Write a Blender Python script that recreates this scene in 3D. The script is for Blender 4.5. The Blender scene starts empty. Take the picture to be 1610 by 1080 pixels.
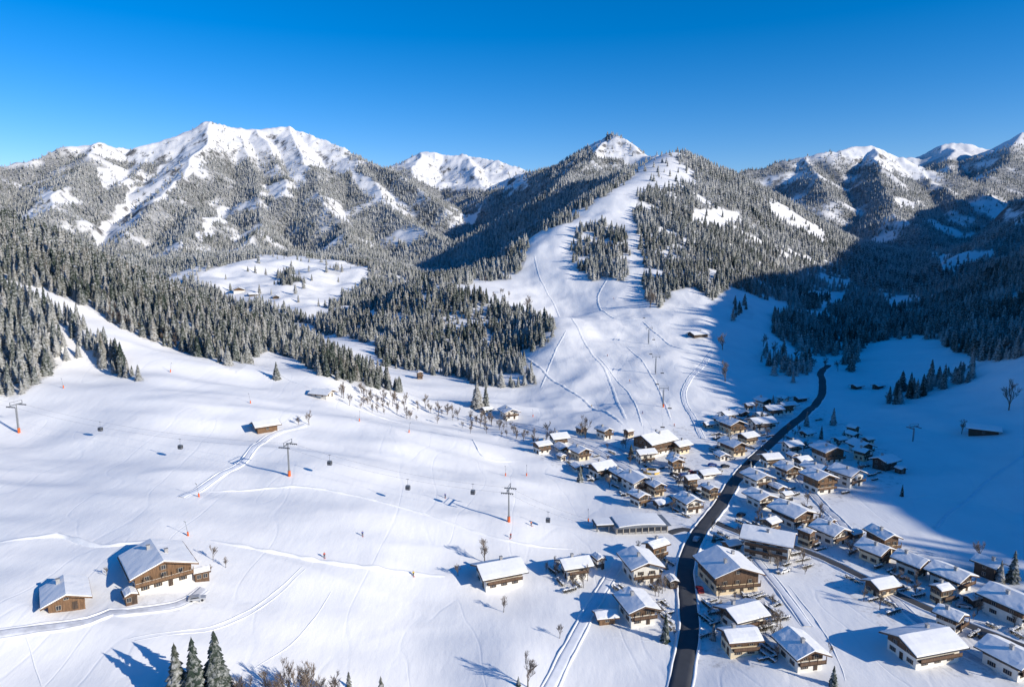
import bpy, math, random
import numpy as np
from mathutils import Vector
random.seed(7); rng = np.random.default_rng(7)
C = bpy.context.scene.collection
F = 1088.0; TH = math.atan(160/F); CT, ST = math.cos(TH), math.sin(TH); CZ = 107.0
PI = math.pi
SUN_EL = 21.0
SX, SY = 0.88, -0.475

def ray(px, py):
    xv = (px-805)/F; yv = (540-py)/F
    return xv, CT+yv*ST, -ST+yv*CT
def PY(px, py, Y):
    x, y, z = ray(px, py); k = Y/y; return (x*k, Y, z*k)
def PZ(px, py, z0):
    x, y, z = ray(px, py); k = z0/z; return (x*k, y*k, z0)

# ---------------------------------------------------------------- noise
_perm = rng.permutation(256); _perm = np.concatenate([_perm, _perm])
_ga = rng.uniform(0, 2*PI, 256); _gx, _gy = np.cos(_ga), np.sin(_ga)
def perlin(x, y, seed=0):
    x = np.asarray(x, float)+seed*17.3; y = np.asarray(y, float)-seed*9.1
    xi = np.floor(x).astype(int); yi = np.floor(y).astype(int)
    xf = x-xi; yf = y-yi; xi &= 255; yi &= 255
    u = xf*xf*xf*(xf*(xf*6-15)+10); v = yf*yf*yf*(yf*(yf*6-15)+10)
    def g(a, b, dx, dy):
        h = _perm[_perm[(xi+a) & 255]+((yi+b) & 255)]
        return _gx[h]*dx+_gy[h]*dy
    n00 = g(0, 0, xf, yf); n10 = g(1, 0, xf-1, yf); n01 = g(0, 1, xf, yf-1); n11 = g(1, 1, xf-1, yf-1)
    return ((n00*(1-u)+n10*u)*(1-v)+(n01*(1-u)+n11*u)*v)*1.4
def fbm(x, y, o=4, seed=0):
    s = 0; a = 1; t = 0
    for i in range(o):
        s = s+a*perlin(x*2**i, y*2**i, seed+i); t += a; a *= .5
    return s/t
def ridged(x, y, o=4, seed=0):
    s = 0; a = 1; t = 0
    for i in range(o):
        s = s+a*(1-2*np.abs(perlin(x*2**i, y*2**i, seed+i))); t += a; a *= .5
    return s/t
def sst(a, b, x):
    t = np.clip((x-a)/(b-a), 0, 1); return t*t*(3-2*t)

# ---------------------------------------------------------------- terrain control points
cp = []
for px, py, z in [(-300,1080,-84),(0,1080,-92),(400,1080,-100),(800,1080,-107),(1200,1080,-108),(1610,1080,-108),(1900,1080,-106),
    (0,1000,-88),(100,960,-89),(250,930,-90),(450,950,-97),(650,950,-104),(800,930,-106),(1000,950,-107),(1200,950,-107),(1400,950,-107),(1610,950,-107),
    (-200,850,-80),(0,850,-84),(200,850,-86),(400,860,-92),(600,860,-97),(800,860,-102),(950,860,-106),
    (0,760,-82),(200,760,-84),(400,760,-89),(600,790,-94),(800,820,-100),(950,830,-106),
    (-200,680,-72),(0,680,-78),(200,680,-79),(420,680,-81),(600,700,-88),(750,740,-97),(850,780,-103),
    (0,620,-70),(100,590,-66),(250,600,-70),(350,600,-73),(435,595,-77),(510,625,-81),(600,650,-92),(700,680,-101),(800,720,-106),(900,770,-107),
    (520,565,-76),(600,600,-92),(660,630,-102),(760,660,-106),(150,520,-50),(60,470,-33),(250,555,-62),(380,560,-70),
    (1000,720,-107),(1100,760,-107),(1200,720,-107),(1300,740,-107),(1350,800,-107),(1450,850,-107),(1150,640,-106),(1250,640,-107),(1300,600,-107),(1320,560,-106),
    (1540,690,-102),(1610,640,-92),(1610,575,-78),(1500,600,-96),(1440,620,-101),(1400,700,-105),(1500,760,-105),(1610,760,-102),(1610,850,-106),
    (1470,545,-93),(1400,560,-100),(1610,520,-80),(1610,450,-50),(1610,400,-18),(1540,450,-60),(1480,480,-85),(1400,500,-100),(1330,530,-104),(1330,500,-95)]:
    cp.append(PZ(px, py, z))
for px, py, Y in [(-250,300,650),(0,350,650),(130,398,650),(300,475,620),(450,525,560),(560,582,520),
    (660,450,850),(640,560,600),(760,600,520),(820,622,490),(870,505,650),(760,475,760),(620,470,860),(560,525,700),(600,572,560),(700,520,680),(830,560,580),
    (980,680,370),(830,635,455),(810,550,620),(880,500,750),(830,440,900),(855,370,1050),(950,300,1250),(1060,236,1600),(1080,262,1480),(1000,440,850),(1000,370,1000),(1000,290,1300),
    (1080,640,430),(1060,560,560),(1020,500,700),(1120,520,650),(1200,480,800),(1240,540,680),(1150,600,500),(960,600,500),(950,520,640),(940,400,950),
    (1150,275,1650),(1250,325,1600),(1380,408,1500),(1300,460,1100),(1200,420,1050),(1120,400,980),(1100,330,1200),(1300,420,1250),(1200,350,1350),(905,335,1150),
    (1300,520,800),(700,440,1200),(600,425,1300),(310,440,1150),(400,410,1350),(540,415,1350),(540,470,1050),(420,482,980),(480,492,930),(790,410,1250)]:
    cp.append(PY(px, py, Y))
for px, Y, z in [(-200,950,-40),(0,950,-60),(130,900,-75),(300,850,-100),(450,750,-108),(620,1050,-90),(1060,1850,140),(1250,1900,60),(1400,1800,-30),(1500,1200,-75),
    (900,1500,60),(780,1600,-60),(-200,1900,-40),(100,1700,-40),(400,1700,-30),(600,1800,-60),(1600,2000,0),(850,2200,0),(700,1500,-75),
    (-300,3000,-40),(200,3000,-40),(700,3000,-40),(1200,3000,-20),(1700,3000,-20),(-300,7000,-40),(500,7000,-40),(1200,7000,-40),(1800,7000,-40)]:
    cp.append(((px-805)/F*Y, Y, z))
for X, Y, z in [(350,200,-70),(350,60,-80),(250,50,-100),(500,-60,-60),(-150,30,-80),(0,60,-105),(150,60,-108)]:
    cp.append((X, Y, z))
cp = np.array(cp)
def polar(X, Y):
    return np.arctan2(X, Y), np.log(np.hypot(X, Y))
KP = 2.2
cph, clr = polar(cp[:, 0], cp[:, 1]); cs = cp[:, 2]/np.exp(clr)
A = np.stack([cph*KP, clr], 1)
c2 = 0.07**2
def kern(a, b):
    return np.sqrt(((a[:, None, :]-b[None, :, :])**2).sum(-1)+c2)
n = len(A)
K = kern(A, A) - 0.004*np.eye(n)
Pm = np.concatenate([np.ones((n, 1)), A], 1)
M = np.zeros((n+3, n+3)); M[:n, :n] = K; M[:n, n:] = Pm; M[n:, :n] = Pm.T
sol = np.linalg.solve(M, np.concatenate([cs, np.zeros(3)]))

phis = np.concatenate([np.linspace(-54, -39, 26)[:-1], np.linspace(-39, 39, 920), np.linspace(39, 84, 70)[1:]])*PI/180
lrs = np.linspace(math.log(62), math.log(7600), 880)
PH, LR = np.meshgrid(phis, lrs, indexing='ij')
R = np.exp(LR); X = R*np.sin(PH); Y = R*np.cos(PH)
pts = np.stack([PH.ravel()*KP, LR.ravel()], 1)
S = np.empty(len(pts))
for i in range(0, len(pts), 20000):
    b = pts[i:i+20000]
    S[i:i+20000] = kern(b, A) @ sol[:n] + sol[n] + b @ sol[n+1:]
base = (S.reshape(PH.shape))*R

# ---------------------------------------------------------------- ridges (far mountains)
ridges = []
def rd(k, *p): ridges.append((k, [PY(*q) for q in p]))
rd(.6, (-200,285,2500),(0,266,2600),(60,249,2700),(100,233,2800),(150,229,2850),(200,234,3000),(270,222,3100),(300,209,3100),(330,193,3100),(362,203,3200),(405,205,3250),(450,203,3300),(500,218,3200),(560,243,3000),(610,269,2700),(650,294,2500),(695,330,2300))
rd(.6, (335,192,3100),(305,250,2600),(255,310,2200),(190,375,1800))
rd(.55, (450,202,3300),(485,262,2700),(520,330,2200),(565,395,1750))
rd(.55, (365,203,3200),(410,280,2600),(410,350,2100),(380,400,1600))
rd(.55, (400,204,3250),(440,250,2850),(455,300,2400))
rd(.55, (150,228,2850),(110,290,2300),(60,345,1850),(20,380,1500))
rd(.55, (240,228,3050),(205,280,2600),(150,330,2150))
rd(.5, (560,242,3000),(600,310,2400),(640,355,2100),(690,380,1900))
rd(.5, (300,330,2100),(300,390,1650))
rd(.5, (0,264,2600),(-60,320,2000))
rd(.5, (590,272,3800),(640,248,3900),(662,240,3900),(700,244,3900),(740,245,3800),(790,257,3600),(825,270,3500),(850,300,3200))
rd(.5, (662,240,3900),(640,300,3100),(660,350,2600))
rd(.5, (740,245,3800),(750,290,3200))
rd(.6, (790,285,3000),(870,266,2700),(910,246,2600),(935,229,2550),(952,217,2500),(970,219,2450),(990,228,2400),(1015,240,2300),(1045,252,2000))
rd(.6, (957,218,2500),(930,262,2150),(900,285,1950))
rd(1.0, (985,272,1420),(945,283,1750),(885,295,2100),(825,312,2500),(765,335,2900))
rd(.55, (1140,285,3300),(1180,269,3200),(1240,254,3200),(1300,244,3200),(1345,234,3300),(1372,232,3300),(1410,246,3200),(1440,264,3100),(1470,288,2900),(1510,325,2600))
rd(.55, (1372,232,3300),(1395,300,2600),(1430,370,2050))
rd(.55, (1270,250,3200),(1300,310,2600))
rd(.5, (1380,252,4300),(1450,246,4300),(1475,236,4300),(1490,228,4300),(1510,226,4300),(1530,232,4300),(1560,239,4200),(1590,226,4000),(1612,210,3900),(1700,190,3800),(1900,180,3800))
rd(.5, (1612,210,3900),(1570,270,3300),(1540,310,2700))
rd(.5, (1500,227,4300),(1490,270,3600))
rd(.55, (1720,300,1700),(1620,348,1600),(1550,384,1500),(1480,422,1350))
ridges.append((.7, [(505,-10,46),(520,200,54),(560,350,76),(750,450,168),(950,500,248),(1300,850,285),(1700,1500,340),(2300,2400,420)]))
wfar = sst(900, 2000, R)
wx = 60*fbm(X/420, Y/420, 4, 3)*wfar; wy = 60*fbm(X/420, Y/420, 4, 9)*wfar
Xw = X+wx; Yw = Y+wy
km = 1+.4*fbm(X/400, Y/400, 3, 21)
mt = np.full(X.shape, -500.0)
for k, pl in ridges:
    for (a, b) in zip(pl[:-1], pl[1:]):
        dx, dy = b[0]-a[0], b[1]-a[1]; L2 = dx*dx+dy*dy
        t = np.clip(((Xw-a[0])*dx+(Yw-a[1])*dy)/L2, 0, 1)
        d = np.hypot(Xw-a[0]-t*dx, Yw-a[1]-t*dy)
        mt = np.maximum(mt, a[2]+t*(b[2]-a[2]) - k*km*d)
T = 9.0
h = T*np.logaddexp(base/T, mt/T)
over = sst(0, 90, mt-base+30)*sst(1200, 1900, R)
h += over*(36*ridged(X/330+wx/150, Y/420, 4, 31)-13)*(.7+.5*fbm(X/900, Y/900, 1, 2))
h += sst(1500, 2600, R)*over*(8*ridged(X/95, Y/95, 3, 43)-4)
h += sst(650, 1000, R)*(1-over)*7*fbm(X/130, Y/110, 3, 51)
mead = sst(850, 950, Y)*(1-sst(1350, 1500, Y))*sst(-150, -230, X)
h += mead*(15*fbm(X/110, Y/90, 3, 55)+5*ridged(X/160, Y/70, 2, 57))
leftm = sst(60, -40, X-.12*(Y-150))*(1-sst(450, 700, R))
h += leftm*(6.0*fbm(X/95, Y/60, 2, 61)*sst(170, 280, Y)+1.1*fbm(X/42, Y/22, 2, 63)+.7*ridged(X/80+.3*fbm(X/30, Y/30, 2, 4), Y/24, 1, 64))
pist = sst(330, 450, Y)*(1-sst(1100, 1300, Y))*sst(-30, 20, X)*(1-sst(200, 330, X))
h += pist*(3.6*fbm(X/50, Y/60, 2, 67)+1.3*np.sin((Y+20*fbm(X/60, Y/60, 2, 68))/26)+.9*ridged(X/30, Y/50, 2, 66))
rightm = sst(150, 190, X)*(1-sst(600, 750, Y))
h += rightm*3*fbm(X/50, Y/45, 3, 69)
h += (1-sst(500, 900, R))*.18*fbm(X/17, Y/17, 2, 71)
Z = h
ui = np.arange(len(phis)); vi = np.arange(len(lrs))
def lut(G, x, y):
    ph = np.arctan2(x, y); lr = np.log(np.hypot(x, y))
    a = np.clip(np.interp(ph, phis, ui), 0, len(phis)-1.001); b = np.clip((lr-lrs[0])/(lrs[1]-lrs[0]), 0, len(lrs)-1.001)
    i = a.astype(int) if hasattr(a, 'astype') else int(a); j = b.astype(int) if hasattr(b, 'astype') else int(b)
    fa = a-i; fb = b-j
    return (G[i, j]*(1-fa)+G[i+1, j]*fa)*(1-fb)+(G[i, j+1]*(1-fa)+G[i+1, j+1]*fa)*fb
def height(x, y): return lut(Z, np.asarray(x, float), np.asarray(y, float))
smax = np.maximum.accumulate(Z/R, axis=1)
def project(x, y, z):
    fy = y*CT - z*ST; up = y*ST+z*CT
    return 805+F*x/fy, 540-F*up/fy
def hit(px, py):
    dx, dy, dz = ray(px, py)
    ys = np.exp(np.linspace(math.log(70), math.log(6000), 2500))
    xs = dx/dy*ys; zs = dz/dy*ys
    hh = height(xs, ys)
    idx = np.nonzero(hh >= zs)[0]
    i = idx[0] if len(idx) else 1200
    i = max(i, 1)
    d0 = zs[i-1]-hh[i-1]; d1 = zs[i]-hh[i]; t = d0/(d0-d1+1e-9)
    y = ys[i-1]+(ys[i]-ys[i-1])*t
    x = dx/dy*y
    return float(x), float(y), float(height(x, y))+CZ

# ---------------------------------------------------------------- forest zones
def inpoly(px, py, poly):
    r = np.zeros(px.shape, bool); m = len(poly); j = m-1
    for i in range(m):
        xi, yi = poly[i]; xj, yj = poly[j]
        c = ((yi > py) != (yj > py)) & (px < (xj-xi)*(py-yi)/(yj-yi+1e-12)+xi)
        r ^= c; j = i
    return r
ZONES = [
 ('lower', [(-100,440),(0,452),(60,480),(120,510),(170,545),(200,575),(228,602),(185,592),(130,560),(90,580),(50,610),(20,628),(0,622),(-100,640)], 250, 560, .95),
 ('ridge', [(-150,290),(0,330),(130,390),(300,462),(450,518),(560,578),(640,618),(560,606),(500,592),(465,566),(420,548),(375,584),(330,568),(275,552),(200,518),(130,480),(50,450),(0,440),(-150,420)], 300, 760, .95),
 ('mound', [(480,505),(560,490),(600,468),(650,440),(700,448),(760,470),(872,512),(860,540),(815,560),(848,612),(800,628),(755,636),(742,600),(690,590),(640,582),(600,575),(585,545),(540,530),(500,525)], 500, 1000, .92),
 ('island', [(898,385),(915,358),(935,352),(985,360),(990,400),(985,442),(930,442),(905,418)], 700, 1200, .95),
 ('east', [(1000,310),(1030,295),(1095,290),(1066,250),(1075,238),(1150,262),(1250,318),(1380,400),(1500,400),(1500,490),(1400,500),(1330,480),(1200,470),(1150,450),(1120,475),(1090,450),(1060,462),(1035,485),(1012,470),(1010,400),(995,350)], 700, 1900, .92),
 ('strip', [(1000,268),(985,292),(940,312),(905,345),(850,364),(828,372),(830,400),(825,420),(800,440),(740,440),(690,445),(640,400),(700,340),(800,310),(900,280),(960,262)], 850, 3000, .95),
 ('gully', [(560,470),(590,430),(600,400),(700,380),(760,400),(740,450),(700,455),(640,440),(590,480),(560,500)], 750, 2200, .9),
 ('dark', [(1300,490),(1400,440),(1480,400),(1620,340),(1900,300),(1900,590),(1620,560),(1560,570),(1490,552),(1480,535),(1420,530),(1360,545),(1340,590),(1325,570),(1330,540),(1320,520)], 420, 2300, .95),
 ('grove', [(1212,500),(1240,490),(1320,505),(1345,540),(1310,560),(1270,558),(1240,545),(1215,530)], 600, 1000, .8),
 ('grove', [(1240,455),(1290,470),(1290,490),(1240,482)], 600, 1200, .8),
 ('grove', [(1150,480),(1180,478),(1185,500),(1150,505)], 600, 1200, .25),
 ('hem', [(1180,560),(1215,545),(1250,575),(1265,600),(1240,605),(1210,585)], 450, 900, .3),
 ('hem', [(1385,640),(1400,618),(1440,606),(1530,578),(1545,590),(1500,610),(1410,640)], 380, 620, .3),
 ('hem', [(1248,604),(1262,560),(1275,565),(1270,604)], 400, 760, .6),
 ('meadow', [(430,442),(445,430),(476,438),(473,446),(440,450)], 900, 1500, .9),
 ('meadow', [(505,426),(540,420),(535,430),(510,433)], 900, 1600, .4),
 ('scrub', [(300,470),(350,464),(400,476),(440,476),(470,492),(500,492),(480,508),(400,512),(330,500)], 750, 1200, .75),
]
CLEAR = [
 [(1090,328),(1160,330),(1168,350),(1100,360),(1085,345)],
 [(1203,312),(1235,325),(1310,372),(1295,380),(1215,338)],
 [(1465,402),(1560,388),(1560,400),(1500,425),(1475,420)],
 [(1540,330),(1610,325),(1610,350),(1570,352)],
 [(1215,452),(1330,462),(1325,480),(1300,480),(1240,455)],
 [(300,440),(340,420),(415,400),(500,404),(585,420),(570,452),(535,474),(490,496),(430,482),(360,468)],
 [(85,232),(330,185),(345,222),(290,245),(240,256),(205,256),(150,245)],
 [(290,235),(335,195),(330,240),(262,305),(205,365),(165,392),(140,385),(200,310),(245,270)],
 [(345,185),(470,195),(530,235),(556,258),(545,275),(515,268),(495,262),(475,285),(455,280),(438,245),(395,230)],
 [(545,262),(590,285),(640,322),(625,330),(572,305)],
 [(305,372),(345,330),(395,316),(348,352),(320,380)],
 [(412,294),(448,284),(458,308),(430,312)],
 [(500,312),(535,330),(556,358),(530,342)],
 [(60,300),(110,300),(118,318),(70,322)],
 [(150,262),(200,268),(205,290),(165,300)],
 [(640,250),(700,238),(830,265),(830,300),(770,300),(700,300),(650,280)],
 [(720,340),(760,320),(740,350),(700,360)],
 [(925,232),(960,212),(1040,228),(1060,220),(1072,240),(1060,250),(1098,274),(1060,288),(1008,296),(1000,330),(965,335),(958,300),(985,285),(1000,262),(970,250),(940,245)],
 [(1330,240),(1372,222),(1445,258),(1470,285),(1440,285),(1380,262)],
 [(1400,312),(1440,310),(1445,325),(1410,325)],
 [(1390,470),(1440,462),(1450,480),(1400,488)],
 [(1290,430),(1340,440),(1335,452),(1295,445)],
]
MEADQ = np.array([False]+[z_[0] == 'meadow' for z_ in ZONES])
def density(x, y, z):
    px, py = project(x, y, z); r = np.hypot(x, y)
    d = np.zeros(x.shape); zi = np.full(x.shape, -1)
    for i, (nm, poly, y0, y1, w) in enumerate(ZONES):
        m = inpoly(px+7*perlin(x/30, y/30, 5), py+5*perlin(x/25, y/25, 6), poly) & (y > y0) & (y < y1)
        d[m] = w; zi[m] = i
    near = (y < 1300) & (zi >= 0)
    gap = np.where(y > 470, .06, .55)
    d = np.where(near, d*(gap+(1-gap)*sst(-.33, -.1, fbm(x/34, y/34, 2, 88))), d)
    far = ((y > 1300) | ((y > 930) & (px < 620))) & (zi < 0)
    tl = 350+70*fbm(x/300, y/300, 3, 81)
    tl = np.where(px > 1440, tl+120, tl)
    dn = sst(-.36, .04, fbm(x/130, y/170, 4, 83))*.86+.1
    fd = dn*(1-sst(-60, 80, z-tl))
    fd = np.maximum(fd, .1*(1-sst(60, 220, z-tl)))
    d = np.where(far, fd, d)
    off = (x > .8*y) & (x > 380)
    d = np.where(off, .5*(fbm(x/45, y/45, 2, 90) > .0), d)
    wv = 16*fbm(x/90, y/90, 3, 7)*sst(900, 1500, y)
    for ci, c in enumerate(CLEAR):
        m = inpoly(px+wv, py+.7*wv+4*perlin(x/50, y/50, 8), c) & (y > 850) & ~MEADQ[zi+1]
        d[m] *= .02 if ci == 5 else .08
    return d, zi

# ---------------------------------------------------------------- material helpers
def newmat(name):
    m = bpy.data.materials.new(name); m.use_nodes = True
    nt = m.node_tree; b = nt.nodes['Principled BSDF']; return m, nt, b
def nd(nt, typ, **kw):
    o = nt.nodes.new(typ)
    for k, v in kw.items(): setattr(o, k, v)
    return o
def ramp(nt, src, stops):
    r = nt.nodes.new('ShaderNodeValToRGB'); nt.links.new(src, r.inputs[0])
    e = r.color_ramp.elements
    e[0].position, e[0].color = stops[0][0], (*stops[0][1], 1)
    e[1].position, e[1].color = stops[-1][0], (*stops[-1][1], 1)
    for p, c in stops[1:-1]:
        q = e.new(p); q.color = (*c, 1)
    return r
def mix(nt, fac, a, b):
    m = nt.nodes.new('ShaderNodeMix'); m.data_type = 'RGBA'
    for s, v in ((0, fac), (6, a), (7, b)):
        if isinstance(v, (int, float)): m.inputs[s].default_value = v
        elif isinstance(v, tuple): m.inputs[s].default_value = (*v, 1)
        else: nt.links.new(v, m.inputs[s])
    return m.outputs[2]
def math_(nt, op, a, b=None, clamp=False):
    m = nt.nodes.new('ShaderNodeMath'); m.operation = op; m.use_clamp = clamp
    for i, v in enumerate((a, b)):
        if v is None: continue
        if isinstance(v, (int, float)): m.inputs[i].default_value = v
        else: nt.links.new(v, m.inputs[i])
    return m.outputs[0]
def noise(nt, vec, scale, detail=3, rough=.5):
    t = nd(nt, 'ShaderNodeTexNoise'); t.inputs['Scale'].default_value = scale; t.inputs['Detail'].default_value = detail; t.inputs['Roughness'].default_value = rough
    nt.links.new(vec, t.inputs['Vector']); return t.outputs[0]
def mapping(nt, vec, sc, rot=0):
    mp = nd(nt, 'ShaderNodeMapping'); mp.inputs['Scale'].default_value = sc; mp.inputs['Rotation'].default_value = (0, 0, rot); nt.links.new(vec, mp.inputs[0]); return mp.outputs[0]
def simple(name, col, rough=.7, var=.25, scale=.8, metal=0):
    m, nt, b = newmat(name)
    tc = nd(nt, 'ShaderNodeTexCoord').outputs['Object']
    nz = noise(nt, tc, scale, 4)
    r = ramp(nt, nz, [(.3, tuple(c*(1-var) for c in col)), (.7, tuple(min(1, c*(1+var)) for c in col))])
    nt.links.new(r.outputs[0], b.inputs['Base Color']); b.inputs['Roughness'].default_value = rough; b.inputs['Metallic'].default_value = metal
    return m

m, nt, b = newmat('snow_ground'); M_GROUND = m
geo = nd(nt, 'ShaderNodeNewGeometry'); pos = geo.outputs['Position']
sep = nd(nt, 'ShaderNodeSeparateXYZ'); nt.links.new(geo.outputs['Normal'], sep.inputs[0])
att = nd(nt, 'ShaderNodeAttribute'); att.attribute_name = 'forest'
at2 = nd(nt, 'ShaderNodeAttribute'); at2.attribute_name = 'farness'
at3 = nd(nt, 'ShaderNodeAttribute'); at3.attribute_name = 'village'
sn = ramp(nt, noise(nt, pos, .06, 5), [(.3, (.89, .875, .86)), (.7, (.95, .935, .91))]).outputs[0]
gr_ = ramp(nt, noise(nt, pos, .35, 6, .7), [(.5, (0, 0, 0)), (.66, (1, 1, 1))]).outputs[0]
gf = math_(nt, 'MULTIPLY', math_(nt, 'MULTIPLY', gr_, at3.outputs['Fac']), .6)
sn = mix(nt, gf, sn, (.42, .4, .39))
def tracks(rot, sc):
    nz = noise(nt, mapping(nt, pos, sc, rot), 1.0, 2, .5)
    a_ = math_(nt, 'ABSOLUTE', math_(nt, 'SUBTRACT', nz, .5))
    return math_(nt, 'SUBTRACT', 1.0, math_(nt, 'MULTIPLY', a_, 120), True)
tk = tracks(-.35, (.035, .01, .01))
sn = mix(nt, math_(nt, 'MULTIPLY', tk, .1), sn, (.6, .66, .78))
rocknz = noise(nt, mapping(nt, pos, (1, 1, .45)), .03, 9, .72)
rk = ramp(nt, noise(nt, pos, .05, 6, .65), [(.35, (.07, .068, .066)), (.65, (.24, .23, .22))]).outputs[0]
steep = math_(nt, 'SUBTRACT', .82, sep.outputs[2])
rf = math_(nt, 'ADD', steep, math_(nt, 'MULTIPLY', math_(nt, 'SUBTRACT', rocknz, .535), .9))
rf = math_(nt, 'MULTIPLY', rf, 8, True)
rf = math_(nt, 'MULTIPLY', rf, at2.outputs['Fac'], True)
c1 = mix(nt, rf, sn, rk)
fl = ramp(nt, noise(nt, pos, .12, 6, .7), [(.44, (.045, .05, .046)), (.66, (.42, .42, .42))]).outputs[0]
ff = math_(nt, 'MULTIPLY', att.outputs['Fac'], .85, True)
c2_ = mix(nt, ff, c1, fl)
nt.links.new(c2_, b.inputs['Base Color']); b.inputs['Roughness'].default_value = .75; b.inputs['Specular IOR Level'].default_value = .2
h1_ = noise(nt, mapping(nt, pos, (1, .5, 1), .6), .1, 7, .6)
h2_ = noise(nt, mapping(nt, pos, (.9, .07, .5), -.35), .6, 3, .5)
hs_ = math_(nt, 'ADD', h1_, math_(nt, 'MULTIPLY', h2_, .14))
hs_ = math_(nt, 'SUBTRACT', hs_, math_(nt, 'MULTIPLY', tk, .1))
bm1 = nd(nt, 'ShaderNodeBump'); bm1.inputs['Strength'].default_value = .5; bm1.inputs['Distance'].default_value = .75
nt.links.new(hs_, bm1.inputs['Height'])
nt.links.new(bm1.outputs[0], b.inputs['Normal'])

m, nt, b = newmat('snow_cap'); M_SNOW = m
pos = nd(nt, 'ShaderNodeNewGeometry').outputs['Position']
nt.links.new(ramp(nt, noise(nt, pos, .5, 4), [(.3, (.88, .87, .86)), (.7, (.94, .93, .905))]).outputs[0], b.inputs['Base Color'])
b.inputs['Roughness'].default_value = .7
bp = nd(nt, 'ShaderNodeBump'); bp.inputs['Strength'].default_value = .4; bp.inputs['Distance'].default_value = .12
nt.links.new(noise(nt, pos, 1.2, 4), bp.inputs['Height']); nt.links.new(bp.outputs[0], b.inputs['Normal'])

def treemat(name, single, frost=.72, cut=.655):
    m, nt, b = newmat(name)
    g = nd(nt, 'ShaderNodeNewGeometry'); pos = g.outputs['Position']
    if single: tint = nd(nt, 'ShaderNodeObjectInfo').outputs['Random']
    else:
        a = nd(nt, 'ShaderNodeAttribute'); a.attribute_name = 'tint'; tint = a.outputs['Fac']
    s = nd(nt, 'ShaderNodeSeparateXYZ'); nt.links.new(g.outputs['Normal'], s.inputs[0])
    gr = ramp(nt, tint, [(0, (.028, .044, .034)), (.5, (.05, .06, .045)), (.85, (.08, .075, .056)), (1, (.12, .1, .074))]).outputs[0]
    nz = noise(nt, pos, .9, 5, .7); big = noise(nt, pos, .012, 3, .6)
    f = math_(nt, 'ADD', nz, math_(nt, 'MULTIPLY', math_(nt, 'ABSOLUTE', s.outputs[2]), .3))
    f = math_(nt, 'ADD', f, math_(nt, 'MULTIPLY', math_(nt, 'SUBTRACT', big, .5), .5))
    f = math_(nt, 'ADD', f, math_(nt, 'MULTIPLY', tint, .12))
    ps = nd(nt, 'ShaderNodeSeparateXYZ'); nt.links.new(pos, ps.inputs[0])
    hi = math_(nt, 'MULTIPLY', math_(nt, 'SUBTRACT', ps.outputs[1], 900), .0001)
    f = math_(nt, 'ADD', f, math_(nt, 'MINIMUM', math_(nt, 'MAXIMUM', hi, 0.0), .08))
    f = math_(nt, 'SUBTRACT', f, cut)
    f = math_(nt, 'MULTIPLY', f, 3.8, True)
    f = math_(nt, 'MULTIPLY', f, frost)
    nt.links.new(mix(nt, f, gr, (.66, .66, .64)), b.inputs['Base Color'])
    b.inputs['Roughness'].default_value = .85; b.inputs['Specular IOR Level'].default_value = .1
    return m
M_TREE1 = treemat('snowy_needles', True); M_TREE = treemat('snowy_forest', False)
M_BARK = simple('bark', (.09, .07, .055), .9, .3, 3)
M_TWIG = simple('twigs', (.19, .15, .12), .9, .3, 3)
M_HEDGE = simple('hedge_leaves', (.09, .075, .045), .9, .5, 2)
M_ASPH = simple('asphalt', (.062, .064, .07), .75, .14, .3)
M_SLUSH = simple('packed_snow', (.62, .63, .67), .7, .2, .5)
M_TRACK = simple('groomed_track', (.82, .83, .86), .7, .06, .5)
M_WHITE = simple('plaster_white', (.8, .75, .66), .8, .08, .6)
M_CREAM = simple('plaster_cream', (.72, .59, .4), .8, .08, .6)
def wood(name, col):
    m, nt, b = newmat(name)
    tc = nd(nt, 'ShaderNodeTexCoord').outputs['Object']
    nt.links.new(ramp(nt, noise(nt, mapping(nt, tc, (4, 4, .3)), 1.5, 5), [(.3, tuple(c*.55 for c in col)), (.7, tuple(c*1.4 for c in col))]).outputs[0], b.inputs['Base Color'])
    b.inputs['Roughness'].default_value = .75; return m
M_WOOD = wood('timber_brown', (.13, .074, .042)); M_WOODL = wood('timber_honey', (.18, .1, .05)); M_WOODD = wood('timber_dark', (.065, .043, .03))
M_ROOF = simple('roof_dark', (.06, .055, .05), .7)
M_STONE = simple('stone_grey', (.36, .35, .34), .9, .2, 2)
M_FRAME = simple('frame_white', (.42, .37, .3), .6, .05)
M_GLASS = simple('window_glass', (.03, .035, .045), .15, .2)
M_METAL = simple('galvanised_steel', (.26, .27, .28), .45, .15, 2, .5)
M_CABLE = simple('steel_cable', (.2, .2, .21), .5, .1)
M_DARK = simple('dark_rubber', (.02, .02, .022), .6)
M_CABIN = simple('cabin_grey', (.1, .105, .115), .4)
M_ORANGE = simple('orange_padding', (.75, .13, .02), .6, .1)
M_YELLOW = simple('yellow_boards', (.6, .4, .08), .6, .1)
M_SKIN = simple('skin', (.5, .3, .22), .6, .05)
CARCOL = {'white': (.75,.75,.75), 'black': (.02,.02,.022), 'red': (.4,.03,.03), 'blue': (.03,.07,.25), 'silver': (.4,.41,.43), 'grey': (.12,.12,.13)}
M_CAR = {k: simple('car_paint_'+k, v, .3, .05) for k, v in CARCOL.items()}
M_CLOTH = {'red': simple('cloth_red', (.6,.04,.03), .8), 'orange': simple('cloth_orange', (.8,.2,.03), .8), 'blue': simple('cloth_blue', (.04,.1,.4), .8), 'black': simple('cloth_black', (.02,.02,.025), .8), 'yellow': simple('cloth_yellow', (.7,.5,.05), .8)}

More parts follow.
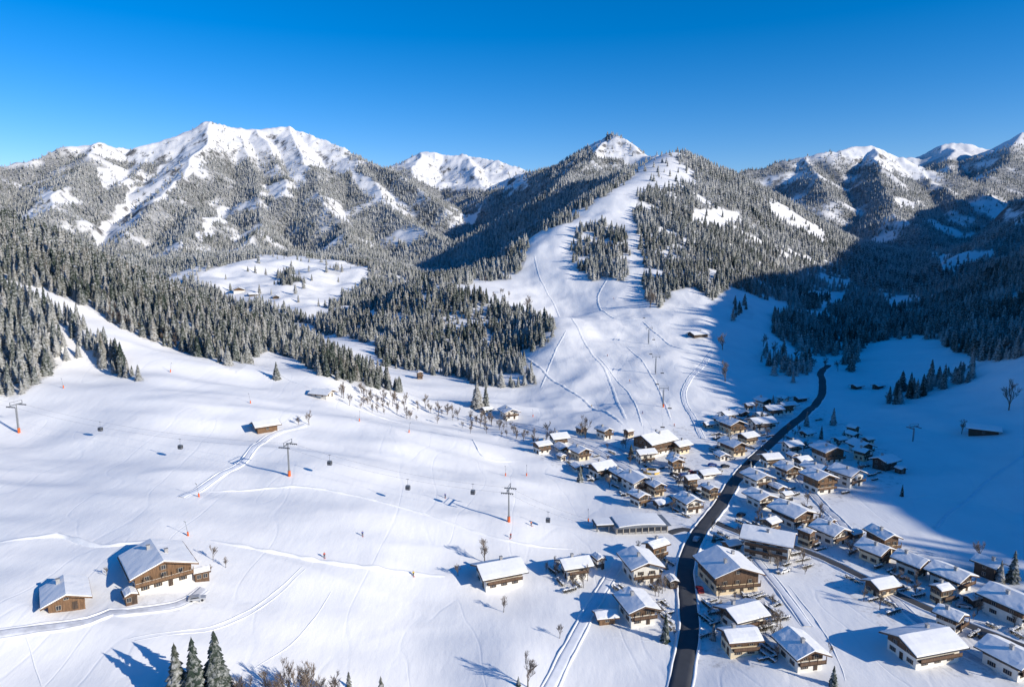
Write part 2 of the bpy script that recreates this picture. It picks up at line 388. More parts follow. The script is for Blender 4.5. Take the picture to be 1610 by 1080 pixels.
# ---------------------------------------------------------------- mesh helpers
class MB:
    def __init__(s): s.v = []; s.f = []
    def poly(s, pts):
        i = len(s.v); s.v += [tuple(p) for p in pts]; s.f.append(tuple(range(i, i+len(pts))))
    def box(s, x0, x1, y0, y1, z0, z1):
        i = len(s.v)
        s.v += [(x0,y0,z0),(x1,y0,z0),(x1,y1,z0),(x0,y1,z0),(x0,y0,z1),(x1,y0,z1),(x1,y1,z1),(x0,y1,z1)]
        s.f += [tuple(i+k for k in q) for q in ((0,3,2,1),(4,5,6,7),(0,1,5,4),(1,2,6,5),(2,3,7,6),(3,0,4,7))]
    def prism(s, prof, y0, y1):
        m = len(prof); i = len(s.v)
        s.v += [(x, y0, z) for x, z in prof]+[(x, y1, z) for x, z in prof]
        s.f.append(tuple(range(i, i+m))); s.f.append(tuple(range(i+2*m-1, i+m-1, -1)))
        for k in range(m):
            q = (k+1) % m; s.f.append((i+q, i+k, i+m+k, i+m+q))
    def tube(s, p0, p1, r0, r1=None, nn=6, cap=True):
        r1 = r0 if r1 is None else r1
        p0 = Vector(p0); p1 = Vector(p1); d = (p1-p0).normalized()
        a = d.orthogonal().normalized(); bb = d.cross(a); i = len(s.v)
        for p, r in ((p0, r0), (p1, r1)):
            for k in range(nn):
                t = 2*PI*k/nn; s.v.append(tuple(p+a*r*math.cos(t)+bb*r*math.sin(t)))
        for k in range(nn):
            q = (k+1) % nn; s.f.append((i+k, i+q, i+nn+q, i+nn+k))
        if cap: s.f.append(tuple(range(i+nn-1, i-1, -1))); s.f.append(tuple(range(i+nn, i+2*nn)))
    def mesh(s, name, mat):
        me = bpy.data.meshes.new(name); me.from_pydata(s.v, [], s.f); me.materials.append(mat); me.update(); return me
    def build(s, name, mat, parent=None, loc=None):
        return link(name, s.mesh(name, mat), parent, loc)
def link(name, me, parent=None, loc=None, rz=0):
    o = bpy.data.objects.new(name, me); C.objects.link(o)
    if parent: o.parent = parent
    if loc: o.location = loc
    if rz: o.rotation_euler.z = rz
    return o
def tag(o, label=None, cat=None, group=None, kind=None):
    for k, v in (('label', label), ('category', cat), ('group', group), ('kind', kind)):
        if v: o[k] = v
    return o
def empty(name, loc, rz, label, cat, group=None):
    o = bpy.data.objects.new(name, None); C.objects.link(o); o.location = loc; o.rotation_euler.z = rz; o.empty_display_size = .5
    return tag(o, label, cat, group)
def copy_tree(o, parent=None):
    c = o.copy(); C.objects.link(c)
    if parent: c.parent = parent
    for ch in list(o.children): copy_tree(ch, c)
    return c
def np_mesh(name, V, Fc, mat, smooth=False, attrs=None):
    me = bpy.data.meshes.new(name); k = Fc.shape[1]
    me.vertices.add(len(V)); me.vertices.foreach_set('co', V.astype(np.float32).ravel())
    me.loops.add(Fc.size); me.loops.foreach_set('vertex_index', Fc.astype(np.int32).ravel())
    me.polygons.add(len(Fc)); me.polygons.foreach_set('loop_start', np.arange(0, Fc.size, k, dtype=np.int32))
    me.polygons.foreach_set('loop_total', np.full(len(Fc), k, dtype=np.int32))
    if smooth: me.polygons.foreach_set('use_smooth', np.ones(len(Fc), bool))
    me.update(calc_edges=True)
    for nm, ar in (attrs or {}).items():
        a = me.attributes.new(nm, 'FLOAT', 'POINT'); a.data.foreach_set('value', ar.astype(np.float32).ravel())
    me.materials.append(mat); return me

# ---------------------------------------------------------------- terrain object
nu, nv = X.shape
dn, _ = density(X.ravel(), Y.ravel(), Z.ravel())
idx = np.arange(nu*nv).reshape(nu, nv)
Fq = np.stack([idx[:-1, :-1], idx[1:, :-1], idx[1:, 1:], idx[:-1, 1:]], -1).reshape(-1, 4)
V = np.stack([X.ravel(), Y.ravel(), Z.ravel()+CZ], 1)
vpx, vpy = project(X.ravel(), Y.ravel(), Z.ravel())
vill = inpoly(vpx, vpy, [(820,690),(980,690),(1120,660),(1250,620),(1290,640),(1420,720),(1420,760),(1290,800),(1620,930),(1620,1080),(1480,1060),(1280,900),(1200,880),(1200,1050),(1050,1050),(1090,850),(950,770),(850,725)]) & (Y.ravel() < 600)
yard = np.exp(-((vpx-262)/75)**2-((vpy-948)/16)**2)*(Y.ravel() < 300)
me = np_mesh('ground', V, Fq, M_GROUND, True, {'forest': dn*(.35+.65*sst(700, 1500, R.ravel())), 'farness': (over*sst(1700, 2300, R)).ravel(), 'village': np.maximum(vill.astype(float), yard)})
tag(link('ground', me), 'snow covered alpine terrain with meadows, valley and mountains', 'terrain', kind='structure')

# ---------------------------------------------------------------- conifers
def tmpl_star(tiers, m, rad=.2, seed=0):
    rr = random.Random(seed); v = []; f = []
    for i in range(tiers):
        t = i/tiers; z0 = .06+.86*t; Rr = rad*(1-t)**.8*(.9+.2*rr.random())+.012
        zt = min(1, z0+1.5*.9/tiers+.03) if i < tiers-1 else 1.0
        b0 = len(v); ph = rr.random()*6
        for k in range(m):
            q = 2*PI*k/m+ph; rk = Rr*((1.15 if k % 2 else .72)+.25*(rr.random()-.5))
            v.append((rk*math.cos(q), rk*math.sin(q), z0+(-.015 if k % 2 else .01)))
        v.append((0, 0, zt)); a = len(v)-1
        for k in range(m): f.append((b0+k, b0+(k+1) % m, a))
    return np.array(v), np.array(f)
def crown_detailed(seed, rad=.2, nT=19):
    rr = random.Random(seed); v = []; f = []
    for i in range(nT):
        t = i/nT; z = .07+.9*t; Rr = rad*(1-t)**.85+.012; mm = 11 if t < .6 else 8
        ph = rr.random()*6
        for k in range(mm):
            q = 2*PI*(k+rr.uniform(-.3, .3))/mm+ph; L = Rr*rr.uniform(.65, 1.25); w = .4*L*rr.uniform(.6, 1)
            c, s = math.cos(q), math.sin(q); dz = L*.35+.01; zz = z+rr.uniform(-.014, .014)
            b0 = len(v)
            def pt(r, side, zv): v.append((r*c-side*s, r*s+side*c, zv))
            pt(0, 0, zz+.045); pt(.55*L, w, zz-dz*.55); pt(.55*L, 0, zz+.012); pt(.55*L, -w, zz-dz*.55); pt(L, 0, zz-dz)
            pt(.8*L, w*.6, zz-dz*1.1); pt(.8*L, -w*.6, zz-dz*1.1)
            f += [(b0, b0+1, b0+2), (b0, b0+2, b0+3), (b0+1, b0+5, b0+2), (b0+2, b0+5, b0+4), (b0+2, b0+4, b0+6), (b0+2, b0+6, b0+3)]
    b0 = len(v)
    for k in range(7):
        q = 2*PI*k/7; v.append((rad*.4*math.cos(q), rad*.4*math.sin(q), .09))
    v.append((0, 0, 1.0)); f += [(b0+k, b0+(k+1) % 7, b0+7) for k in range(7)]
    return np.array(v), np.array(f)
crown_me = []
for s_ in range(7):
    v_, f_ = crown_detailed(s_+3, [.17, .19, .2, .15, .23, .18, .14][s_])
    crown_me.append(np_mesh('crown', v_, f_, M_TREE1))
big_me = [np_mesh('crown', *crown_detailed(40+q, .2, 30), M_TREE1) for q in range(3)]
tb = MB(); tb.tube((0,0,-.15), (0,0,.9), .018, .003, 6); trunk_me = tb.mesh('trunk', M_BARK)
def spruce(x, y, z, hgt, label, group=None, fat=1.0, pool=None):
    r = empty('spruce_tree', (x, y, z-.2), random.random()*6.28, label, 'tree', group)
    r.scale = (hgt*fat, hgt*fat, hgt)
    link('trunk', trunk_me, r); link('crown', random.choice(pool or crown_me), r); return r

cand = []
for r0, r1, sp in ((240, 700, 4.3), (700, 1200, 5.4), (1200, 2000, 7.2), (2000, 3000, 8.8), (3000, 4600, 12)):
    n_ = int(2*r1*.95/sp); ny = int(r1*1.02/sp)
    gx, gy = np.meshgrid((np.arange(n_)-n_/2)*sp, np.arange(ny)*sp)
    gx = gx.ravel()+rng.uniform(-.48, .48, gx.size)*sp; gy = gy.ravel()+rng.uniform(-.48, .48, gy.size)*sp
    rr_ = np.hypot(gx, gy); k = (rr_ >= r0) & (rr_ < r1) & (np.abs(gx) < .84*gy)
    cand.append(np.stack([gx[k], gy[k]], 1))
gx, gy = np.meshgrid(np.arange(400, 760, 8.0), np.arange(-30, 480, 8.0))
gx = gx.ravel()+rng.uniform(-3, 3, gx.size); gy = gy.ravel()+rng.uniform(-3, 3, gy.size)
offc = np.stack([gx, gy], 1)[(gx > .9*gy+30)]
cand = np.concatenate(cand+[offc]); noff = len(offc)
isoff = np.zeros(len(cand), bool); isoff[-noff:] = True
cx, cy = cand[:, 0], cand[:, 1]; cz = height(cx, cy)
dd, zi = density(cx, cy, cz)
keep = rng.random(len(cx)) < dd
rr_ = np.hypot(cx, cy)
hh = np.where(rr_ < 700, rng.uniform(6.5, 15.5, len(cx)), rng.uniform(7.5, 16.5, len(cx)))
hh *= (1+.3*fbm(cx/50, cy/50, 2, 77))
hh *= np.where(rng.random(len(cx)) < .2, .55, 1)
hh = np.where(isoff, hh*1.5, hh)
sm = lut(smax, cx, cy*.99)
vis = (cz+hh)/rr_ > sm-.006
keep &= (vis | isoff)
cx, cy, cz, hh, zi, rr_, isoff = [a[keep] for a in (cx, cy, cz, hh, zi, rr_, isoff)]
px_, py_ = project(cx, cy, cz)
inview = (px_ > -5) & (px_ < 1615) & (py_ > 0) & ~isoff
order = np.argsort(np.where(inview, -hh/rr_, 0))
NIND = 270
ind = order[:NIND]; rest = np.ones(len(cx), bool); rest[ind] = False
GL = {'lower': ('snow dusted spruce in the lower stand at the left edge of the ski meadow', 'spruces in the lower left stand'),
      'ridge': ('snow dusted spruce in the long wood along the top of the left slope', 'spruces in the wood along the left slope'),
      'mound': ('spruce on the wooded hump between the left slope and the piste', 'spruces on the wooded hump'),
      'hem': ('spruce in a thin belt across the shaded valley meadows', 'spruces in the belts on the shaded meadows')}
for i in ind:
    nm = ZONES[zi[i]][0] if zi[i] >= 0 else 'ridge'
    lab, grp = GL.get(nm, ('dark spruce in the shaded woods beyond the village', 'spruces in the shaded woods'))
    spruce(cx[i], cy[i], cz[i]+CZ, hh[i], lab, grp)
def place(tv, tf, x, y, z, hgt):
    N = len(x); th = rng.uniform(0, 6.28, N); c, s = np.cos(th)[:, None], np.sin(th)[:, None]
    w = (hgt*rng.uniform(.85, 1.4, N))[:, None]
    vx = (tv[None, :, 0]*c-tv[None, :, 1]*s)*w+x[:, None]; vy = (tv[None, :, 0]*s+tv[None, :, 1]*c)*w+y[:, None]
    vz = tv[None, :, 2]*hgt[:, None]+z[:, None]-.3
    Vv = np.stack([vx, vy, vz], -1).reshape(-1, 3)
    Ff = (tf[None]+(np.arange(N)*len(tv))[:, None, None]).reshape(-1, 3)
    return Vv, Ff, np.repeat(rng.random(N), len(tv))
VV = []; FF = []; TT = []; o_ = 0
for (a, b_, tiers, mm) in ((0, 560, 9, 12), (560, 1300, 6, 9), (1300, 2100, 3, 6), (2100, 9000, 2, 5)):
    for sd in range(3):
        k = rest & (rr_ >= a) & (rr_ < b_) & (np.arange(len(cx)) % 3 == sd)
        if not k.any(): continue
        tv, tf = tmpl_star(tiers, mm, .19, sd+5)
        v_, f_, t_ = place(tv, tf, cx[k], cy[k], cz[k]+CZ, hh[k])
        VV.append(v_); FF.append(f_+o_); TT.append(t_); o_ += len(v_)
me = np_mesh('conifer_forest', np.concatenate(VV), np.concatenate(FF), M_TREE, False, {'tint': np.concatenate(TT)})
tag(link('conifer_forest', me), 'snow dusted conifer woods covering the mountainsides', 'forest', kind='stuff')

# ---------------------------------------------------------------- roads, paths, banks
def worldline(pxs, step=2.0):
    P = [hit(*p)[:2] for p in pxs]; out = []
    for i in range(len(P)-1):
        p0 = P[max(i-1, 0)]; p1 = P[i]; p2 = P[i+1]; p3 = P[min(i+2, len(P)-1)]
        L = math.dist(p1, p2); k = max(2, int(L/step))
        for j in range(k):
            t = j/k
            out.append(tuple(.5*((2*p1[c])+(-p0[c]+p2[c])*t+(2*p0[c]-5*p1[c]+4*p2[c]-p3[c])*t*t+(-p0[c]+3*p1[c]-3*p2[c]+p3[c])*t**3) for c in (0, 1)))
    out.append(P[-1]); return out
ROADPTS = []
def ribbon(name, pxs, prof, mat, label, step=2.0, shift=0, wob=0, keepit=False):
    L = worldline(pxs, step)
    if keepit: ROADPTS.extend(L)
    v = []; m_ = len(prof); sd = random.random()*9
    for i, p in enumerate(L):
        a = L[max(i-1, 0)]; b2 = L[min(i+1, len(L)-1)]
        dx, dy = b2[0]-a[0], b2[1]-a[1]; d = math.hypot(dx, dy)+1e-9; nx, ny = -dy/d, dx/d
        wv = 1+wob*math.sin(i*1.7+sd)*math.sin(i*.37+1+sd)
        fade = min(1, i/8, (len(L)-1-i)/8)
        js = (.15*math.sin(i*.9+sd)*math.sin(i*.23+sd)) if wob else 0
        for (o, zz) in prof:
            x, y = p[0]+nx*(o+shift+js), p[1]+ny*(o+shift+js); v.append((x, y, float(height(x, y))+CZ+(zz*wv*(fade if wob else 1) if zz > 0 else zz)))
    f = [(i*m_+k, i*m_+k+1, (i+1)*m_+k+1, (i+1)*m_+k) for i in range(len(L)-1) for k in range(m_-1)]
    f = [tuple(reversed(q)) for q in f]
    me = np_mesh(name, np.array(v), np.array(f), mat, True)
    return tag(link(name, me), label, kind='structure')
def flat(w, z=.2): return [(-w/2-.3, z-.4), (-w/2, z), (-w/4, z+.01), (0, z+.02), (w/4, z+.01), (w/2, z), (w/2+.3, z-.4)]
def bank(w=1.6, hgt=.8): return [(-w/2, -.3), (-w/4, hgt*.8), (0, hgt), (w/4, hgt*.7), (w/2, -.3)]
def road(name, pxs, w, mat, label, banks=True, bh=.45, z=.2):
    ribbon(name, pxs, flat(w, z), mat, label, keepit=True)
    if banks:
        for sgn in (-1, 1):
            ribbon('snow_bank', pxs, bank(1.2, bh), M_SNOW, 'ploughed snow bank beside the '+label, shift=sgn*(w/2+.45), wob=.4)
MAIN = [(1062,1110),(1072,1060),(1084,990),(1080,930),(1078,890),(1092,850),(1112,820),(1135,790),(1155,757),(1185,722),(1225,685),(1262,655),(1290,625),(1293,600),(1290,588),(1302,574)]
road('road', MAIN, 5.0, M_ASPH, 'dark asphalt valley road through the village', True, .42, .22)
road('road', [(1118,818),(1170,840),(1240,858),(1310,885),(1390,925),(1470,962),(1560,998),(1640,1030)], 3.2, M_ASPH, 'narrow dark lane running right through the houses', z=.2)
road('road', [(1122,806),(1095,790),(1040,762),(985,735),(930,705),(880,684),(820,668),(760,656)], 3.2, M_SLUSH, 'snowy lane climbing past the upper hamlet', z=.2)
road('road', [(1100,838),(1075,832),(1052,838)], 3, M_ASPH, 'short spur to the valley station', False, z=.18)
road('path', [(850,1110),(890,1030),(925,965),(955,915),(975,880)], 2.6, M_TRACK, 'ploughed snow track between the lower houses', True, .35)
road('path', [(-40,1003),(60,988),(140,976),(175,962),(200,962),(280,950),(320,925)], 1.9, M_SLUSH, 'packed snow drive to the two left chalets', True, .4)
road('path', [(285,782),(330,758),(380,728),(400,702),(418,690),(440,678),(480,668)], 2.0, M_TRACK, 'trodden track up to the meadow hut', True, .35)
road('path', [(800,662),(860,680),(930,692),(985,712)], 2.6, M_SLUSH, 'snow lane along the foot of the piste', True, .4, z=.2)
road('path', [(1105,690),(1092,660),(1075,625),(1082,600),(1108,570),(1120,550)], 2.0, M_TRACK, 'curving snow track up the right side of the piste', True, .35, z=.2)
road('path', [(1470,830),(1500,800),(1560,750),(1612,715)], 1.0, M_TRACK, 'footpath over the shaded right meadow', True, .15)
road('path', [(1190,880),(1230,930),(1270,985)], 2.2, M_TRACK, 'drive down to the lower right houses', True, .3)
road('path', [(1390,925),(1430,965),(1490,1010),(1560,1050)], 2.4, M_SLUSH, 'drive beside the lower right houses', True, .4)
road('path', [(1200,700),(1240,735),(1290,790),(1330,830),(1370,880)], 2.8, M_SLUSH, 'side lane between the eastern houses', True, .4, z=.15)
for ln, w_, h_ in (([(200,1005),(330,985),(420,940),(475,890)],.6,.15), ([(210,1008),(335,990),(425,945),(480,893)],.6,.12), ([(320,772),(470,765),(640,800),(800,850),(900,862)],1.6,.3), ([(700,905),(560,890),(440,870),(330,850)],2.2,.6), ([(400,1050),(480,990),(520,930)],.5,.12),
           ([(740,690),(760,718),(820,724)],1.4,.3), ([(40,1000),(60,1060),(70,1110)],.5,.12), ([(0,852),(90,842),(160,858),(240,850)],2.6,.8), ([(360,560),(460,600),(540,632),(640,668),(740,700)],1.2,.25),
           ([(840,400),(850,440),(872,480),(920,540),(955,590),(985,660)],3.4,.25), ([(812,556),(860,590),(930,640),(980,668)],3.4,.4), ([(985,545),(1030,600),(1055,660)],2.4,.2), ([(960,430),(940,470),(965,500),(1020,500)],3.4,.35), ([(1120,560),(1060,545),(1010,505)],2.6,.35), ([(890,520),(870,560),(850,610)],2.4,.22), ([(940,560),(990,620),(1010,670)],2,.18),
           ([(1240,920),(1300,1000),(1330,1070)],.6,.15), ([(1400,790),(1460,780),(1600,800)],.6,.15), ([(960,1000),(1040,1010)],.6,.2)):
    ribbon('snow_bank', ln, bank(w_, h_), M_SNOW, 'low ridge of drifted snow along a ski track', wob=.8)

# ---------------------------------------------------------------- houses
wf = MB(); wf.box(-.55, .55, -.06, .06, -.62, -.54); wf.box(-.55, .55, -.05, .06, .54, .6); wf.box(-.55, -.48, -.045, .06, -.54, .54); wf.box(.48, .55, -.045, .06, -.54, .54); wf.box(-.03, .03, -.04, .06, -.54, .54)
WF = wf.mesh('window', M_FRAME)
wp = MB(); wp.box(-.48, .48, -.02, .02, -.54, .54); WP = wp.mesh('pane', M_GLASS)
ws = MB(); ws.box(-.2, .2, -.05, .03, -.56, .56); WS = ws.mesh('shutter', M_WOODD)
db = MB(); db.box(-.55, .55, -.05, .05, 0, 2.0); DB = db.mesh('door', M_WOODD)
dh = MB(); dh.tube((.4, -.12, 1.0), (.4, -.12, 1.2), .03, nn=5); DH = dh.mesh('door_handle', M_METAL)
STY = {'timber': (M_WHITE, M_WOOD), 'honey': (M_WHITE, M_WOODL), 'wood': (M_WOOD, M_WOOD), 'barn': (M_WOODD, M_WOODD), 'white': (M_WHITE, M_WHITE), 'cream': (M_CREAM, M_WOOD), 'honey_wood': (M_WOODL, M_WOODL)}  # last pair: honey timber on both floors
PLACED = []
def house(px, py, wpx, rot, style, storeys, label, ratio=1.15, cat='house', name='chalet', extra=False):
    x, y, z = hit(px, py); ratio *= 1.12
    dist = math.hypot(y, z-CZ); ra = math.radians(rot); ca, sa = abs(math.cos(ra)), abs(math.sin(ra))
    ov = 1.6 if wpx*dist/F > 11 else (1.1 if wpx*dist/F > 7 else .5)
    tot = wpx*dist/F*1.04
    w = max(2.6, (tot-2*ov*(ca+sa)*.9)/(ca+ratio*sa)); d = w*ratio
    back = .5*(w*sa+d*ca)*.8
    k = (y+back)/y; cxh, cyh = x*k, y+back
    rad_ = .5*math.hypot(w, d)
    if extra:
        for (ax, ay, ar_) in PLACED:
            if math.hypot(ax-cxh, ay-cyh) < (ar_+rad_)*1.02+.8: return None
        for (ax, ay) in ROADPTS:
            if math.hypot(ax-cxh, ay-cyh) < rad_*.85+2.0: return None
    PLACED.append((cxh, cyh, rad_))
    zz = float(height(cxh, cyh))+CZ; zz = min(zz, z+.8)
    rr2 = random.Random(int(px*7+py))
    ni = int(storeys)
    sh = 2.35; h1 = sh*1.25 if ni > 1 else sh*.6; he = sh*storeys; pit = math.tan(math.radians(rr2.uniform(18, 23))); hr = he+w/2*pit
    root = empty(name, (cxh, cyh, zz), ra, label, cat)
    low, up = STY[style]
    m_ = MB(); m_.box(-w/2, w/2, -d/2, d/2, -3.5, h1); m_.build('ground_floor', low, root)
    m_ = MB(); m_.prism([(-w/2-.04, h1), (w/2+.04, h1), (w/2+.04, he), (0, hr), (-w/2-.04, he)], -d/2-.04, d/2+.04); m_.build('upper_floor', up, root)
    t = .22; e = w/2+ov; ze = he-ov*pit
    m_ = MB(); m_.prism([(-e, ze), (0, hr+.0), (e, ze), (e, ze+t), (0, hr+t), (-e, ze+t)], -d/2-ov, d/2+ov)
    roof = m_.build('roof', M_ROOF if style in ('barn', 'timber') else M_WOOD, root)
    ts = rr2.uniform(.28, .48); nx_, ny_ = 8, 8; v = []; f = []
    es = e-rr2.uniform(.05, .3); ys0 = d/2+ov-rr2.uniform(.05, .25)
    for j in range(ny_+1):
        for i in range(nx_+1):
            u = -1+2*i/nx_; yy = -ys0+2*ys0*j/ny_
            xx = u*es*(1-.03*rr2.random()); zt = hr+t+.01-abs(xx)*pit
            edge = 1-.25*(abs(u) > .99)-.2*(j in (0, ny_))
            v.append((xx, yy, zt+ts*edge*(.88+.24*rr2.random())))
    nb = len(v)
    for j in range(ny_+1):
        for i in range(nx_+1):
            u = -1+2*i/nx_; yy = -ys0+2*ys0*j/ny_; v.append((u*es, yy, hr+t+.01-abs(u*es)*pit))
    I = lambda i, j, b=0: b+j*(nx_+1)+i
    for j in range(ny_):
        for i in range(nx_):
            f.append((I(i, j), I(i+1, j), I(i+1, j+1), I(i, j+1)))
    for i in range(nx_):
        f.append((I(i, 0, nb), I(i+1, 0, nb), I(i+1, 0), I(i, 0))); f.append((I(i+1, ny_, nb), I(i, ny_, nb), I(i, ny_), I(i+1, ny_)))
    for j in range(ny_):
        f.append((I(0, j+1, nb), I(0, j, nb), I(0, j), I(0, j+1))); f.append((I(nx_, j, nb), I(nx_, j+1, nb), I(nx_, j+1), I(nx_, j)))
    m_ = MB(); m_.v = v; m_.f = f
    m_.build('roof_snow', M_SNOW, roof)
    if ni > 1 or w > 7:
        for q in range(2 if w > 10 else 1):
            cxx = w*rr2.uniform(.1, .22)*(1 if q else -1); cyy = d*rr2.uniform(-.25, .3)
            m_ = MB(); zc = hr-abs(cxx)*pit; m_.box(cxx-.4, cxx+.4, cyy-.4, cyy+.4, zc-.3, zc+1.6); m_.box(cxx-.5, cxx+.5, cyy-.5, cyy+.5, zc+1.6, zc+1.75)
            m_.build('chimney', M_STONE, roof)
    if dist > 700: return root
    barn = style == 'barn'
    def win(xx, yy, zw, rz):
        o = link('window', WF, root, (xx, yy, zw), rz); link('pane', WP, o)
        if dist < 330 and style in ('timber', 'white', 'cream', 'honey'):
            link('shutter', WS, o, (-.77, 0, 0)); link('shutter', WS, o, (.77, 0, 0))
    nc = max(2, min(6, int(w/3.1))); ns = max(2, min(5, int(d/3.6)))
    if barn or style == 'honey_wood': nc, ns = 2, 1
    rx = (w/2+.07, PI/2); lx = (-w/2-.07, -PI/2)
    vis_sides = [rx] if rot < 0 and abs(rot) < 80 else [lx] if rot > 0 else [rx]
    for s_ in range(ni):
        zw = sh*s_+1.35
        ncs = nc if s_ % 2 == 0 else max(2, nc-1)
        for c_ in range(ncs):
            if s_ == 0 and c_ == nc//2: continue
            win((c_+.5-ncs/2)*(w/ncs)*.9, -d/2-.07, zw, 0)
        for (xx, rz) in vis_sides:
            for c_ in range(ns): win(xx, (c_+.5-ns/2)*(d/ns)*.9, zw, rz)
    if w > 7 and not barn: win(0, -d/2-.07, he+.45, 0)
    do = link('door', DB, root, ((nc//2+.5-nc/2)*(w/nc)*.9, -d/2-.06, 0)); link('door_handle', DH, do)
    if not barn and dist < 450:
        m_ = MB()
        for sg in (-1, 1):
            m_.poly([(0, -d/2-ov-.03, hr+t), (sg*e, -d/2-ov-.03, ze+t), (sg*e, -d/2-ov-.03, ze-.12), (0, -d/2-ov-.03, hr-.12)])
        m_.build('gable_board', M_WOODL if style in ('honey', 'honey_wood') else M_WOOD, roof)
    if ni > 1 and not barn:
        longside = abs(rot) > 50
        for s_ in range(1, ni):
            zb = sh*s_; bd = 1.3
            if not longside:
                m_ = MB(); m_.box(-w/2-.2, w/2+.2, -d/2-bd, -d/2-.045, zb-.15, zb)
                bal = m_.build('balcony', M_WOODD, root)
                m_ = MB(); yb = -d/2-bd+.05
                m_.box(-w/2-.2, w/2+.2, yb-.05, yb, zb+.88, zb+1.0); m_.box(-w/2-.2, w/2+.2, yb-.03, yb+.02, zb+.12, zb+.84)
                kx = int(w/2.5)+1
                for q in range(kx+1):
                    xx = -w/2-.2+(w+.4)*q/kx; m_.box(xx-.07, xx+.07, yb-.1, yb+.06, zb-.1, zb+1.0 if s_ < ni-1 else zb+1.9)
            else:
                sg = 1 if rot < 0 else -1; x0_, x1_ = sorted((sg*(w/2+.045), sg*(w/2+bd)))
                m_ = MB(); m_.box(x0_, x1_, -d/2+.3, d/2-.3, zb-.15, zb)
                bal = m_.build('balcony', M_WOODD, root)
                m_ = MB(); xb = sg*(w/2+bd-.05)
                m_.box(xb-.03, xb+.03, -d/2+.3, d/2-.3, zb+.88, zb+1.0); m_.box(xb-.02, xb+.02, -d/2+.3, d/2-.3, zb+.12, zb+.84)
            m_.build('railing', M_WOODL if style in ('honey', 'honey_wood') else M_WOOD, bal)
    return root
